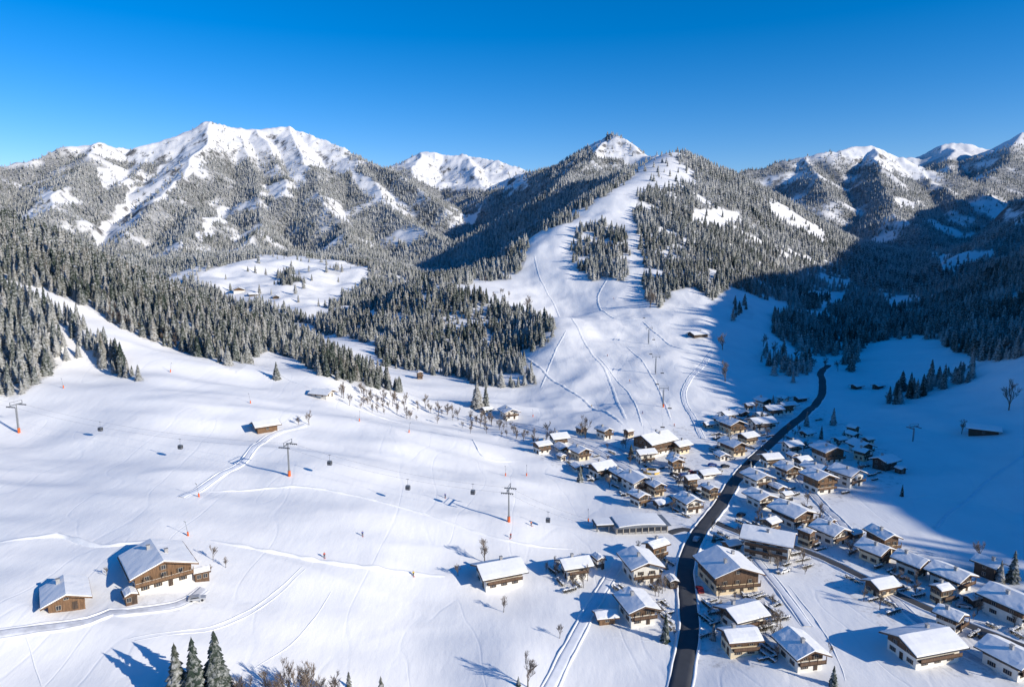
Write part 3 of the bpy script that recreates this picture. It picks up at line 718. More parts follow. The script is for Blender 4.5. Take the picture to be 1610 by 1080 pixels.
H = [
 (252,934,128,38,'honey',2.2,'large timber chalet with stacked balconies on the left meadow',.95),
 (106,964,90,35,'honey_wood',1.3,'small sunlit wooden barn left of the large meadow chalet',1.1),
 (418,682,50,-55,'honey_wood',1.2,'low wooden hut at the top of the meadow track',1.2),
 (508,627,42,70,'white',1,'small pale hut with a wide snowy roof high on the meadow',1.2),
 (785,930,84,-68,'timber',2,'long dark timber house with snowy roof beside the tall bare tree',1.25),
 (903,912,54,-72,'timber',2,'small timber house right of the long one, behind a bare hedge',1.2),
 (1006,917,62,12,'white',2.5,'white three storey house above the gable fronted chalet',1.05),
 (1000,984,62,14,'timber',2.1,'tall dark chalet with its gable to the camera beside the snow track',1.1),
 (952,982,36,-80,'honey_wood',1,'tiny low annex left of the tall dark chalet',1.3),
 (1142,932,88,10,'cream',2.7,'big cream hotel with long balconies right of the main road',.85),
 (1165,996,74,-68,'timber',2,'broad snowy roofed chalet below the cream hotel',1.1),
 (1162,1032,56,-82,'cream',2,'cream house with a low roof beside the road, bottom centre',1.2),
 (1256,1054,64,12,'timber',2,'timber house with steep shadow at the bottom, right of the cream one',1.1),
 (1448,1048,102,-75,'timber',2,'wide timber house with broad roof in the lower right snowfield',1.3),
 (1384,938,50,-72,'cream',1.4,'low cream bungalow beside the narrow lane',1.2),
 (1492,932,66,28,'timber',2,'timber house below the lane at the right, dark gable',1.0),
 (1432,908,56,30,'timber',2,'middle one of three similar timber houses in the row on the right',1.0),
 (1374,888,56,30,'cream',2,'first cream and timber house of the row on the right',1.0),
 (1588,985,84,25,'timber',2.3,'large timber house cut off by the right edge of the picture',1.0),
 (1583,1068,78,25,'timber',2,'house in the bottom right corner with a long snowy roof',1.0),
 (1304,857,58,28,'white',2,'white house with broad snowy roof right of the lane',1.0),
 (1244,830,68,25,'timber',2.2,'wide dark gabled house beside the lane bend',1.0),
 (1206,884,90,62,'white',3,'long white guest house with three floors at the lane junction',1.3),
 (1190,768,48,20,'white',2,'white house just right of the road at mid village',1.0),
 (1286,776,50,18,'honey',3,'honey timber house with a yellow sunlit front',.9),
 (1330,766,54,28,'white',2.5,'tall white house with dark gable at the meadow edge',1.0),
 (1300,728,48,14,'timber',2.6,'dark timber house above the yellow fronted one',.9),
 (1236,753,36,20,'timber',2,'small shaded timber house between the lane and the yellow fronted house',1.0),
 (1352,716,36,12,'timber',2,'shaded house at the north edge of the eastern group',1.0),
 (1390,740,46,-60,'barn',2,'dark barn at the far right of the eastern group',1.1),
 (1243,714,36,-70,'white',2,'low white house beside the road in the shade',1.1),
 (1210,735,36,-75,'timber',2,'small house tight against the road bend',1.1),
 (1194,800,48,22,'white',2,'white house right of the road junction',1.0),
 (1082,807,42,20,'white',2,'small white house left of the road junction',1.0),
 (1040,800,34,-65,'timber',1,'small low house above the lift station',1.2),
 (1000,775,54,24,'white',2.3,'white house with two gables beside the upper lane',1.0),
 (945,752,50,-60,'timber',2,'dark roofed house next to the lone spruce',1.1),
 (912,724,38,28,'cream',2,'cream house on the upper lane',1.1),
 (1028,718,74,-55,'timber',3,'large timber hotel lodge at the foot of the piste',1.2),
 (1070,714,36,-60,'cream',2,'small cream building right of the piste lodge',1.1),
 (1150,682,42,20,'cream',2.4,'cream house at the foot of the piste track',1.0),
 (1174,700,38,-60,'cream',2,'cream long house below the piste track',1.1),
 (1196,677,46,-75,'white',2,'long shaded house left of the road under the hill',1.3),
 (1214,655,34,-75,'timber',2,'shaded timber house close left of the road bend',1.2),
 (1238,642,32,-70,'timber',1,'low shaded house at the head of the village street',1.3),
 (1200,640,28,20,'timber',2,'shaded gabled house under the wooded bank',1.0),
 (1258,632,24,-70,'barn',1,'small dark shed right beside the far road',1.3),
 (800,660,36,22,'white',2,'white house alone on the lane below the wooded hump',1.1),
 (766,650,22,-60,'timber',1,'small hut left of the lone white lane house',1.2),
 (660,596,12,20,'honey_wood',2,'tiny orange hut on the crest of the meadow',1.1),
 (852,714,34,-60,'timber',2,'timber house at the left end of the hamlet',1.1),
 (884,712,30,22,'timber',1,'low house second from the left in the hamlet',1.2),
 (1545,688,52,58,'barn',1.4,'long dark hay barn alone on the shaded right meadow',1.9),
 (1097,531,36,-65,'barn',1,'dark hut beside the piste halfway up the hill',1.5),
 (1346,612,24,-60,'barn',1,'far barn in the shaded valley, left one',1.3),
 (1380,612,22,-60,'barn',1,'far barn in the shaded valley, right one',1.3),
 (376,461,24,20,'timber',2,'farmhouse on the distant sunny clearing, left one',1.2),
 (398,466,18,-60,'barn',1,'barn on the distant sunny clearing beside the farmhouse',1.3),
 (434,470,16,20,'barn',1,'barn at the right of the distant sunny clearing',1.2),
 (1552,912,44,28,'barn',2,'dark wooden house half hidden by spruces at the right edge',1.1),
 (1112,752,38,-70,'white',1,'low flat building in the village centre left of the road',1.3),
 (1132,672,24,20,'timber',2,'small house left of the cream one at the piste foot',1.1),
 (1268,688,28,-60,'timber',1,'small shed behind the northern shaded houses',1.2),
 (1150,868,30,-70,'timber',1,'garage with snowy roof at the lane junction',1.2),
 (1056,925,16,10,'barn',1,'tiny garden shed left of the main road',1.2),
 (1528,955,28,-70,'barn',1,'snow topped garage between the right hand houses',1.2),
 (972,760,28,22,'timber',2,'small gabled house squeezed between the dark roofed and white ones',1.1),
 (1030,780,32,24,'cream',2,'cream house right of the two gabled white one',1.1),
 (1340,690,22,20,'timber',1,'small shed at the north of the shaded meadow edge',1.2),
 (1165,655,22,20,'barn',1,'small dark shed under the piste track',1.2),
 (1060,792,24,-60,'timber',1,'small snow roofed shed above the lift station',1.2),
 (1222,775,26,22,'timber',1,'garage between the road and the yellow fronted house',1.2),
 (1342,850,28,-65,'timber',1,'low garage right of the white house on the lane',1.2),
 (1415,745,16,20,'barn',1,'tiny hut at the tip of the eastern group',1.1),
 (206,952,30,38,'wood',1,'wooden woodshed in front of the large meadow chalet',1.2),
 (318,916,22,-60,'wood',1,'tiny snow covered shed behind the large meadow chalet',1.2),
]
for row in H:
    px, py, wpx, rot, sty, stn, lab = row[:7]; ratio = row[7] if len(row) > 7 else 1.15
    c_ = 'barn' if sty == 'barn' or 'shed' in lab else 'house'
    nm = 'barn' if c_ == 'barn' else ('hut' if 'hut' in lab else 'chalet')
    house(px, py, wpx, rot, sty, stn, lab, ratio, c_, nm)
fill = []
rf_ = random.Random(11)
for (poly, nm, cnt) in (([(850,695),(980,695),(1060,725),(1125,790),(1090,815),(1010,800),(930,770)], 'on the upper lane', 80),
                   ([(780,642),(900,668),(1000,690),(1010,712),(900,700),(800,672)], 'along the lane at the foot of the piste', 30),
                   ([(1100,660),(1220,625),(1262,635),(1215,685),(1165,735),(1110,725)], 'left of the valley road in the upper village', 55),
                   ([(1220,690),(1280,655),(1360,680),(1430,740),(1370,775),(1300,790),(1230,780)], 'in the shaded eastern group', 30),
                   ([(1130,800),(1190,775),(1290,800),(1330,860),(1290,870),(1190,850)], 'between the valley road and the narrow lane', 35),
                   ([(1110,850),(1170,850),(1250,890),(1240,905),(1120,900)], 'around the guest house', 20),
                   ([(1330,860),(1400,870),(1500,910),(1600,950),(1600,1040),(1540,1020),(1440,975),(1340,930)], 'in the rows beside the narrow lane', 70),
                   ([(930,890),(1060,880),(1060,930),(960,930)], 'around the white three storey house', 14)):
    xs = [p[0] for p in poly]; ys = [p[1] for p in poly]
    for q in range(cnt):
        px, py = rf_.uniform(min(xs), max(xs)), rf_.uniform(min(ys), max(ys))
        if inpoly(np.array([px]), np.array([py]), poly)[0]:
            fill.append((px, py, nm))
nfill = 0
for px, py, nm in fill:
    s_ = rf_.choice([rf_.uniform(15, 24), rf_.uniform(26, 42)])*(1+(py-680)/330*.5)
    sty = rf_.choice(['timber', 'white', 'white', 'cream', 'timber', 'honey', 'cream']); sto = rf_.choice([2, 2.4]) if s_ > 25 else rf_.choice([1, 1.4])
    col = {'timber': 'brown timber', 'white': 'white plastered', 'cream': 'cream and timber', 'honey': 'honey timber'}[sty]
    lb = ('two storey ' if sto >= 2 else 'low ')+col+' building '+nm
    rt = rf_.choice([22, 34, 30, -68, -72, 14, -58])
    r_ = house(px, py, s_, rt, sty, sto, lb, rf_.choice([1.0, 1.15, 1.35]), 'house', 'chalet', True)
    if r_: r_['group'] = lb.replace(' building ', ' buildings '); nfill += 1
print('fill houses', nfill)

# ---------------------------------------------------------------- lift station
x, y, z = hit(1008, 842)
st = empty('lift_station', (x, y+6, z), math.radians(8), 'modern valley lift station with a low snowy roof beside the meadow', 'lift station')
m_ = MB(); m_.box(-10, 10, -4.5, 4.5, -2, 2.9); m_.build('hall', M_STONE, st)
m_ = MB(); m_.box(-9.6, 9.6, -4.56, -4.51, .9, 2.3); m_.build('glass_front', M_GLASS, st)
for q in range(9):
    m_ = MB(); xx = -9.6+q*19.2/8; m_.box(xx-.15, xx+.15, -4.66, -4.57, .3, 2.6); m_.build('mullion', M_FRAME, st)
pr = [(-11+22*i/12, 2.92+.8*math.sin(PI*i/12)) for i in range(13)]
m_ = MB(); m_.prism([(-11, 2.91), (11, 2.91)]+pr[::-1][1:-1], -5.4, 5.4); rfo = m_.build('roof', M_METAL, st)
m_ = MB(); m_.prism([(a_*.98, b_+.01) for a_, b_ in pr[1:-1]]+[(a_*.96, b_+.4) for a_, b_ in pr[1:-1]][::-1], -5.0, 5.2); m_.build('roof_snow', M_SNOW, rfo)
m_ = MB(); m_.box(-17, -10.2, -3.2, 3.2, 3.0, 3.6); m_.build('canopy', M_DARK, st)
m_ = MB(); m_.box(-16.8, -10.4, -3.0, 3.0, 3.61, 4.0); m_.build('canopy_snow', M_SNOW, st)
for sx_ in (-16.5, -12):
    for sy_ in (-2.5, 2.5):
        m_ = MB(); m_.tube((sx_, sy_, -2), (sx_, sy_, 3.0), .25); m_.build('column', M_METAL, st)
m_ = MB(); m_.tube((-14, 0, 2.4), (-14, 0, 2.8), 2.2, nn=20); m_.build('bull_wheel', M_METAL, st)
station = Vector((x-14, y+4, z+2.6))

x, y, z = hit(1027, 747)
ar = empty('round_arena', (x, y+4, z-.3), 0, 'small round open pavilion with a yellow band at the foot of the piste', 'pavilion')
m_ = MB()
for q in range(28):
    if q in (20, 21): continue
    a0, a1 = 2*PI*q/28, 2*PI*(q+1)/28; r0_, r1_ = 3.3, 3.6
    i = len(m_.v)
    for (aa) in (a0, a1):
        for r_, z_ in ((r0_, -1), (r1_, -1), (r1_, 1.3), (r0_, 1.3)): m_.v.append((r_*math.cos(aa), r_*math.sin(aa), z_))
    m_.f += [(i+1, i+5, i+6, i+2), (i+2, i+6, i+7, i+3), (i+3, i+7, i+4, i), (i, i+1, i+2, i+3), (i+7, i+6, i+5, i+4)]
m_.build('yellow_wall', M_YELLOW, ar)
m_ = MB()
for q in range(28):
    a0, a1 = 2*PI*q/28, 2*PI*(q+1)/28
    m_.poly([(4*math.cos(a0), 4*math.sin(a0), 1.4), (4*math.cos(a1), 4*math.sin(a1), 1.4), (2.4*math.cos(a1), 2.4*math.sin(a1), 1.8), (2.4*math.cos(a0), 2.4*math.sin(a0), 1.8)])
m_.build('snow_ring', M_SNOW, ar)

# ---------------------------------------------------------------- lifts
def pylon(px, py, hgt, direction, label, group=None, pad=True):
    x, y, z = hit(px, py)
    r = empty('lift_pylon', (x, y, z), direction, label, 'lift pylon', group)
    m_ = MB(); m_.tube((0,0,-1), (0,0,hgt), .36, .2, 10); m_.build('mast', M_METAL, r)
    m_ = MB(); m_.box(-2.9, 2.9, -.16, .16, hgt, hgt+.35); m_.box(-2.9, -2.7, -.1, .1, hgt+.35, hgt+1.4); m_.box(2.7, 2.9, -.1, .1, hgt+.35, hgt+1.4); m_.box(-2.9, 2.9, -.08, .08, hgt+1.4, hgt+1.52); m_.build('crossarm', M_METAL, r)
    for sx_ in (-2.6, 2.6):
        m_ = MB()
        m_.box(sx_-.1, sx_+.1, -2.2, 2.2, hgt-.45, hgt-.2)
        for q in range(6):
            yy = -2+q*.8; m_.tube((sx_-.12, yy, hgt-.5), (sx_+.12, yy, hgt-.5), .26, nn=8)
        m_.build('sheave_train', M_CABIN, r)
    m_ = MB(); m_.box(.38, .7, -.02, .02, 1, hgt-1)
    m_.build('ladder', M_METAL, r)
    if pad:
        m_ = MB(); m_.tube((0,0,-.5), (0,0,2.0), .55, .55, 10); m_.build('safety_pad', M_ORANGE, r)
    return Vector((x, y, z+hgt-.2))
def cable(name, A_, B_, sag, label, group, rad=.025):
    m_ = MB(); N = 24; P_ = []
    for i in range(N+1):
        t = i/N; p = A_.lerp(B_, t); p.z -= 4*sag*t*(1-t); P_.append(p)
    for a, b2 in zip(P_[:-1], P_[1:]): m_.tube(a, b2, rad, nn=4, cap=False)
    o = m_.build(name, M_CABLE); tag(o, label, 'cable', group); return P_
pA = hit(30, 680); pC = hit(800, 820)
dirn = math.atan2(pC[1]-pA[1], pC[0]-pA[0])-PI/2
T1 = pylon(30, 680, 12, dirn, 'tall grey lift pylon with orange base at the left edge of the meadow')
T2 = pylon(455, 748, 12, dirn, 'grey lift pylon with orange base in the middle of the meadow')
T3 = pylon(800, 820, 12, dirn, 'grey lift pylon nearest to the valley station on the meadow')
T0 = T1+(T1-T2)*1.0+Vector((0, 0, 14))
perp = Vector((math.cos(dirn), math.sin(dirn), 0))
spans = []
for (a, b2, sg) in ((T0, T1, 3), (T1, T2, 3.2), (T2, T3, 2.6), (T3, station, 1.5)):
    for sd in (-1, 1):
        o_off = perp*2.6*sd; spans.append((sd, cable('haul_cable', a+o_off, b2+o_off, sg, 'thin dark haul cable of the gondola lift over the meadow', 'haul cables of the gondola lift')))
def gondola():
    r = empty('gondola_cabin', (0,0,0), 0, 'x', 'gondola')
    m_ = MB()
    prf = [(-.45, 0), (.45, 0), (.66, .4), (.66, 1.15), (.48, 1.55), (-.48, 1.55), (-.66, 1.15), (-.66, .4)]
    m_.prism(prf, -.75, .75); m_.build('cabin', M_CABIN, r)
    m_ = MB(); m_.box(-.68, .68, -.62, .62, .75, 1.15); m_.box(-.48, .48, -.77, .77, .75, 1.25); m_.build('window_band', M_GLASS, r)
    m_ = MB(); m_.box(-.52,.52,-.72,.72,1.56,1.64); m_.build('roof_rack', M_METAL, r)
    m_ = MB(); m_.tube((0,0,1.6), (0,0,3.9), .06); m_.tube((0,-.5,3.95), (0,.5,3.95), .1); m_.build('hanger', M_METAL, r)
    return r
g0 = gondola()
names = ['leftmost gondola cabin hanging above the left meadow', 'gondola cabin, second from the left', 'gondola cabin just right of the middle pylon', 'gondola cabin halfway between the middle and right pylons', 'gondola cabin just left of the right pylon', 'gondola cabin between the right pylon and the valley station']
for i, gpx in enumerate((157, 282, 517, 641, 742, 861)):
    bestp = None; bd = 1e9
    for sd, P_ in spans:
        if sd != (1 if i % 2 else -1): continue
        for a, b2 in zip(P_[:-1], P_[1:]):
            for t in (0, .25, .5, .75):
                p = a.lerp(b2, t); q = project(p.x, p.y, p.z-CZ)[0]
                if abs(q-gpx) < bd: bd = abs(q-gpx); bestp = p
    g = g0 if i == 0 else copy_tree(g0)
    g.location = bestp-Vector((0, 0, 3.95)); g.rotation_euler.z = dirn; g['label'] = names[i]; g['group'] = 'gondola cabins on the meadow lift'
q0 = hit(1020, 541); q1 = hit(1043, 640); dr2 = math.atan2(q1[1]-q0[1], q1[0]-q0[0])-PI/2
U = [pylon(1020, 541, 14, dr2, 'upper grey lift pylon on the piste', None, False), pylon(1031, 588, 13, dr2, 'middle grey lift pylon on the piste', None, False), pylon(1043, 640, 12, dr2, 'lower lift pylon with orange base on the piste')]
bx_ = hit(1052, 700); base_pt = Vector((bx_[0], bx_[1], bx_[2]+5))
tp = hit(1010, 470); top_pt = Vector((tp[0], tp[1], tp[2]+14))
pr_ = Vector((math.cos(dr2), math.sin(dr2), 0))
for a, b2 in ((top_pt, U[0]), (U[0], U[1]), (U[1], U[2]), (U[2], base_pt)):
    for sd in (-1, 1): cable('haul_cable', a+pr_*2.6*sd, b2+pr_*2.6*sd, 1.5, 'thin dark cable of the chairlift up the piste', 'cables of the piste chairlift')
pylon(1435, 694, 8, .3, 'small drag lift pylon on the shaded right meadow', None, False)
def chair():
    r = empty('lift_chair', (0,0,0), 0, 'x', 'lift chair')
    m_ = MB(); m_.box(-1.2, 1.2, -.3, .3, 0, .12); m_.build('seat', M_DARK, r)
    m_ = MB(); m_.box(-1.2, 1.2, .28, .36, .13, .7); m_.build('backrest', M_DARK, r)
    m_ = MB(); m_.tube((0,.4,.3), (0,.3,3.2), .06); m_.build('hanger', M_METAL, r)
    return r
ch0 = chair(); k_ = 0
for a, b2, ts_ in ((top_pt, U[0], (.3, .7)), (U[0], U[1], (.25, .75)), (U[1], U[2], (.35, .7)), (U[2], base_pt, (.3, .7))):
    for t in ts_:
        p = a.lerp(b2, t)+pr_*2.6*(1 if k_ % 2 else -1); p.z -= 4*1.5*t*(1-t)
        g = ch0 if k_ == 0 else copy_tree(ch0); g.location = p-Vector((0, 0, 3.2)); g.rotation_euler.z = dr2
        g['label'] = 'dark chair hanging from the chairlift above the piste'; g['group'] = 'chairs of the piste chairlift'; k_ += 1

def lance():
    r = empty('snow_lance', (0,0,0), 0, 'x', 'snow gun')
    m_ = MB(); m_.tube((0,0,0), (.6,0,4.6), .07, .05); m_.build('pole', M_METAL, r)
    m_ = MB(); m_.tube((0,0,-.3), (.1,0,1.3), .26, .26, 8); m_.build('orange_pad', M_ORANGE, r)
    m_ = MB(); m_.tube((.5,0,4.5), (1.0,0,4.9), .13, .1); m_.build('nozzle', M_METAL, r)
    return r
l0 = lance()
LN = [(394,634,'snow lance with orange pad left of the upper meadow huts'), (313,781,'snow lance with orange pad at the bottom of the meadow track'), (296,842,'snow lance with orange pad above the large chalet'),
      (268,585,'snow lance below the spruces on the upper meadow'), (100,610,'snow lance by the lower left stand of spruces'), (828,748,'snow lance above the hamlet'), (643,680,'snow lance on the crest of the meadow'), (925,820,'snow lance left of the valley station'),
      (795,748,'snow lance left of the one above the hamlet'), (565,662,'snow lance right of the upper hut'), (838,655,'snow lance at the foot of the wooded hump')]
for i, (px, py, lb) in enumerate(LN):
    g = l0 if i == 0 else copy_tree(l0); g.location = hit(px, py); g['label'] = lb; g['group'] = 'snow lances'; g.rotation_euler.z = random.random()*6

# ---------------------------------------------------------------- bare trees
def bare_meshes(seed, spread=.5):
    rr = random.Random(seed); tr = MB(); br = MB()
    def grow(p, d, L, r, dep):
        e = p+d*L; (tr if dep == 0 else br).tube(p, e, r, r*.62, 5 if dep < 2 else 3, False)
        if dep >= 4: return
        kids = [6, 5, 4, 4][dep]
        for k in range(kids):
            t = rr.uniform(.35, 1.0) if dep else rr.uniform(.35, 1.0)
            ax = Vector((rr.uniform(-1, 1), rr.uniform(-1, 1), rr.uniform(-.1, .6))).normalized()
            nd_ = (d*(1-spread*.6)+ax*spread*1.1+Vector((0, 0, .18))).normalized()
            grow(p+d*L*t, nd_, L*rr.uniform(.5, .7), max(r*.45, .003), dep+1)
    grow(Vector((0, 0, -.05)), Vector((rr.uniform(-.05, .05), 0, 1)).normalized(), .48, .02, 0)
    return tr.mesh('trunk', M_BARK), br.mesh('branches', M_TWIG)
BARE = [bare_meshes(s, .45+.1*(s % 2)) for s in (1, 2, 3, 4)]
NB = [0]
def bare(px, py, hpx, label, group=None, avoid=False):
    if NB[0] >= 298: return
    x, y, z = hit(px, py); hg = hpx*y/F*1.0
    if avoid:
        for (ax, ay, ar_) in PLACED:
            if math.hypot(ax-x, ay-y) < ar_*.85: return
        for (ax, ay) in ROADPTS:
            if math.hypot(ax-x, ay-y) < 3: return
    NB[0] += 1
    r = empty('bare_tree', (x, y, z), random.random()*6, label, 'tree', group); r.scale = (hg*1.05,)*3
    t, b2 = random.choice(BARE); link('trunk', t, r); link('branches', b2, r)
for a in [(762,884,46,'tall bare tree behind the long dark timber house'), (720,905,26,'small bare tree left of the long dark timber house'), (792,962,30,'bare tree in front of the long dark timber house'),
          (830,1080,62,'large bare tree in the foreground field left of the snow track'), (880,1003,26,'small bare tree above the foreground one, by the snow track'), (1002,868,22,'bare tree behind the white three storey house'),
          (486,668,24,'bare tree right of the wooden meadow hut'), (470,668,18,'bare bush touching the wooden meadow hut'), (1022,484,34,'bare tree at the top edge of the piste flat'), (920,690,40,'bare tree at the foot of the piste left of the lodge'),
          (1512,682,26,'bare tree left of the long hay barn'), (1586,645,52,'tall bare tree at the right edge on the shaded meadow'), (1304,1030,22,'small bare tree right of the bottom timber house'), (828,490,30,'bare tree on the left flank of the piste'),
          (1136,550,32,'bare tree right of the piste hut'), (1200,545,24,'bare tree on the shaded slope beyond the piste'), (1140,600,36,'leafless tree at the right of the curving track'), (1060,1000,20,'bare bush beside the main road'),
          (1540,885,40,'bare tree by the dark house at the right edge'), (1218,1005,24,'bare tree between the broad chalet and the field'),(1580,560,30,'bare tree on the crest of the shaded right meadow'),
          (335,880,26,'bare tree behind the large meadow chalet'), (355,892,20,'small bare tree right of the large meadow chalet'), (168,905,18,'bare bush between the barn and the large meadow chalet'), (330,900,16,'bare bush beside the large meadow chalet')]:
    bare(*a)
for px, py, hp in ((390,1115,66),(420,1100,62),(455,1105,82),(490,1110,86),(525,1115,70),(370,1105,52),(438,1112,70),(507,1108,64),(472,1116,74)):
    bare(px, py, hp, 'leafless tree at the bottom edge right of the three foreground spruces', 'leafless trees at the bottom edge')
for i in range(84):
    t = random.random(); px = 540+t*330+random.uniform(-14, 14); py = 622+t*72+random.uniform(-8, 14)
    bare(px, py, random.uniform(9, 26), 'leafless tree in the scrubby belt along the back edge of the meadow', 'leafless trees in the belt behind the meadow', True)
for i in range(14):
    px = 1215+i*17+random.uniform(-4, 4) if i < 7 else 1395+(i-7)*20; py = 560+i*4 if i < 7 else 632-(i-7)*7
    bare(px, py, random.uniform(14, 26), 'leafless tree in the hedgerow on the shaded valley side', 'leafless trees on the shaded valley side')
for i in range(20):
    px = 150+random.random()*150; py = 490+(px-150)*.42+random.uniform(-6, 6)
    bare(px, py, random.uniform(14, 26), 'brown leafless tree under the left ridge wood', 'leafless trees under the left ridge wood')
for i in range(10):
    px = 700+random.random()*110; py = 430+random.random()*50
    bare(px, py, random.uniform(8, 14), 'brown leafless tree on the back of the wooded hump', 'leafless trees on the back of the wooded hump')
VPOLYS = [[(840,690),(980,700),(1120,780),(1090,820),(930,760)], [(1120,660),(1260,630),(1200,700),(1120,720)], [(1210,690),(1290,660),(1420,740),(1300,800),(1200,780)], [(1110,830),(1290,800),(1350,870),(1250,910),(1110,900)],
          [(1330,860),(1620,950),(1620,1050),(1500,1010),(1330,940)], [(850,890),(1060,880),(1060,990),(960,960),(860,920)], [(1100,940),(1220,930),(1240,1040),(1200,1050),(1110,1000)]]
def rp(poly):
    xs = [p[0] for p in poly]; ys = [p[1] for p in poly]
    while 1:
        px, py = random.uniform(min(xs), max(xs)), random.uniform(min(ys), max(ys))
        if inpoly(np.array([px]), np.array([py]), poly)[0]: return px, py
for i in range(300):
    px, py = rp(VPOLYS[i % len(VPOLYS)])
    bare(px, py, random.uniform(11, 26)*(.8+(py-650)/500), 'small leafless garden tree among the village houses', 'small leafless garden trees in the village', True)
ns_ = 0
for i in range(60):
    if ns_ >= 6: break
    px, py = rp(VPOLYS[i % len(VPOLYS)]); x, y, z = hit(px, py)
    if any(math.hypot(ax-x, ay-y) < ar_*.9+1 for ax, ay, ar_ in PLACED) or any(math.hypot(ax-x, ay-y) < 3.5 for ax, ay in ROADPTS): continue
    spruce(x, y, z, random.uniform(4, 7.5), 'small dark garden spruce among the village houses', 'small garden spruces in the village'); ns_ += 1

def hedge_mesh(seed):
    rr = random.Random(seed); v = []; f = []
    for q in range(420):
        p = Vector((rr.uniform(-3, 3), rr.gauss(0, .33), abs(rr.gauss(.55, .3)))); i = len(v)
        for _ in range(3): v.append(tuple(p+Vector((rr.uniform(-.22, .22), rr.uniform(-.22, .22), rr.uniform(-.2, .2)))))
        f.append((i, i+1, i+2))
    m_ = MB(); m_.v = v; m_.f = f; return m_.mesh('leaves', M_HEDGE)
HM = [hedge_mesh(s) for s in (1, 2, 3)]
hsn = MB()
for q in range(12):
    x0 = -3+q*.5; hsn.box(x0, x0+.49, -.3+.08*math.sin(q*2), .3, .95, 1.12+.1*math.sin(q*1.3))
HS = hsn.mesh('snow_cover', M_SNOW)
for i in range(290):
    px, py = rp(VPOLYS[i % len(VPOLYS)]); x, y, z = hit(px, py)
    if any(math.hypot(ax-x, ay-y) < ar_*.9+1 for ax, ay, ar_ in PLACED) or any(math.hypot(ax-x, ay-y) < 3.2 for ax, ay in ROADPTS): continue
    r = empty('garden_hedge', (x, y, z-.1), random.choice([.4, .5, 1.97, 2.07])+random.uniform(-.1, .1), 'low brown snow topped garden hedge between the village houses', 'hedge', 'low garden hedges in the village')
    r.scale = (random.uniform(.5, 1.1), 1, random.uniform(.8, 1.3)); link('leaves', random.choice(HM), r); link('snow_cover', HS, r)

def sp(px, py, hpx, label, group=None, fat=1.0, pool=None):
    x, y, z = hit(px, py); spruce(x, y, z, hpx*math.hypot(y, z-CZ)/F*1.05, label, group, fat, pool)
for a in [(280,1108,92,'leftmost of three snowy foreground spruces',None,1.0,big_me), (308,1112,104,'middle one of three snowy foreground spruces',None,1.0,big_me), (343,1108,110,'tallest and rightmost of three snowy foreground spruces',None,1.1,big_me),
          (550,1118,60,'spruce tip at the bottom edge, left one'), (600,1118,54,'spruce tip at the bottom edge, right one'), (435,596,28,'lone small spruce in the middle of the upper meadow'),
          (912,757,28,'lone spruce beside the dark roofed house'), (1046,1008,44,'spruce between the tall dark chalet and the main road'), (1310,1078,32,'small spruce at the bottom right of the timber house'),
          (1592,915,50,'taller dark spruce at the right edge'), (1572,918,38,'smaller dark spruce at the right edge'), (1463,606,42,'dark spruce standing out on the shaded right meadow'), (1310,668,28,'dark spruce in the shade north of the eastern group'),
          (1197,825,22,'small spruce beside the lane bend'), (815,1078,16,'small spruce by the foreground bare tree'), (1122,852,16,'small spruce by the road junction'), (1268,670,24,'spruce behind the shaded street houses'),
          (1291,690,22,'spruce above the dark timber house'), (1180,740,16,'little spruce by the road bend'), (1418,780,20,'spruce at the meadow corner'), (750,640,44,'tall spruce under the wooded hump, left one'), (764,638,38,'tall spruce under the wooded hump, right one'),
          (1215,640,20,'spruce beside the shaded timber houses')]:
    sp(*a)

# ---------------------------------------------------------------- cars
def car_meshes():
    b2 = MB(); b2.prism([(-2.1, .35), (2.1, .35), (2.15, .8), (1.9, .9), (.95, 1.0), (.5, 1.42), (-1.3, 1.45), (-1.95, 1.0), (-2.12, .9)], -.85, .85)
    g = MB(); g.prism([(-1.65, 1.0), (.8, 1.0), (.42, 1.36), (-1.25, 1.38)], -.87, .87)
    wheel = MB(); wheel.tube((0, -.12, 0), (0, .12, 0), .33, nn=12)
    s = MB(); s.box(-1.2, .4, -.7, .7, 1.46, 1.62)
    return b2, g.mesh('window', M_GLASS), wheel.mesh('wheel', M_DARK), s.mesh('roof_snow', M_SNOW)
cb, cg, cw, csn = car_meshes(); body_me = {k: cb.mesh('body', mm) for k, mm in M_CAR.items()}
LM = MB(); LM.box(2.14, 2.18, .4, .7, .6, .78); LM2 = LM.mesh('headlight', M_FRAME)
def car(px, py, rot, col, label, group):
    x, y, z = hit(px, py)
    if group and any(math.hypot(ax-x, ay-y) < ar_*.9+1.5 for ax, ay, ar_ in PLACED): return
    r = empty('parked_car', (x, y, z+.2), math.radians(rot), label, 'car', group)
    link('body', body_me[col], r); link('window', cg, r)
    for a in (-1.3, 1.3):
        for b3 in (-.8, .8): link('wheel', cw, r, (a, b3, .33))
    link('headlight', LM2, r); link('headlight', LM2, r, (0, -1.1, 0))
    if col in ('white', 'grey'): link('roof_snow', csn, r)
cars = [(1068,735,'silver'),(1078,740,'black'),(1088,745,'red'),(1098,750,'white'),(1108,765,'blue'),(1095,775,'black'),(1082,768,'silver'),(1070,760,'grey'),(1140,735,'black'),(1130,742,'silver'),(1060,748,'black'),(1120,733,'blue'),(1088,757,'white'),(1075,750,'blue'),(1150,722,'silver'),(1140,715,'black'),(1128,722,'red')]
for px, py, c_ in cars: car(px, py, 20+random.uniform(-8, 8), c_, c_+' car in the car park below the piste lodge', c_+' cars in the car park below the piste lodge')
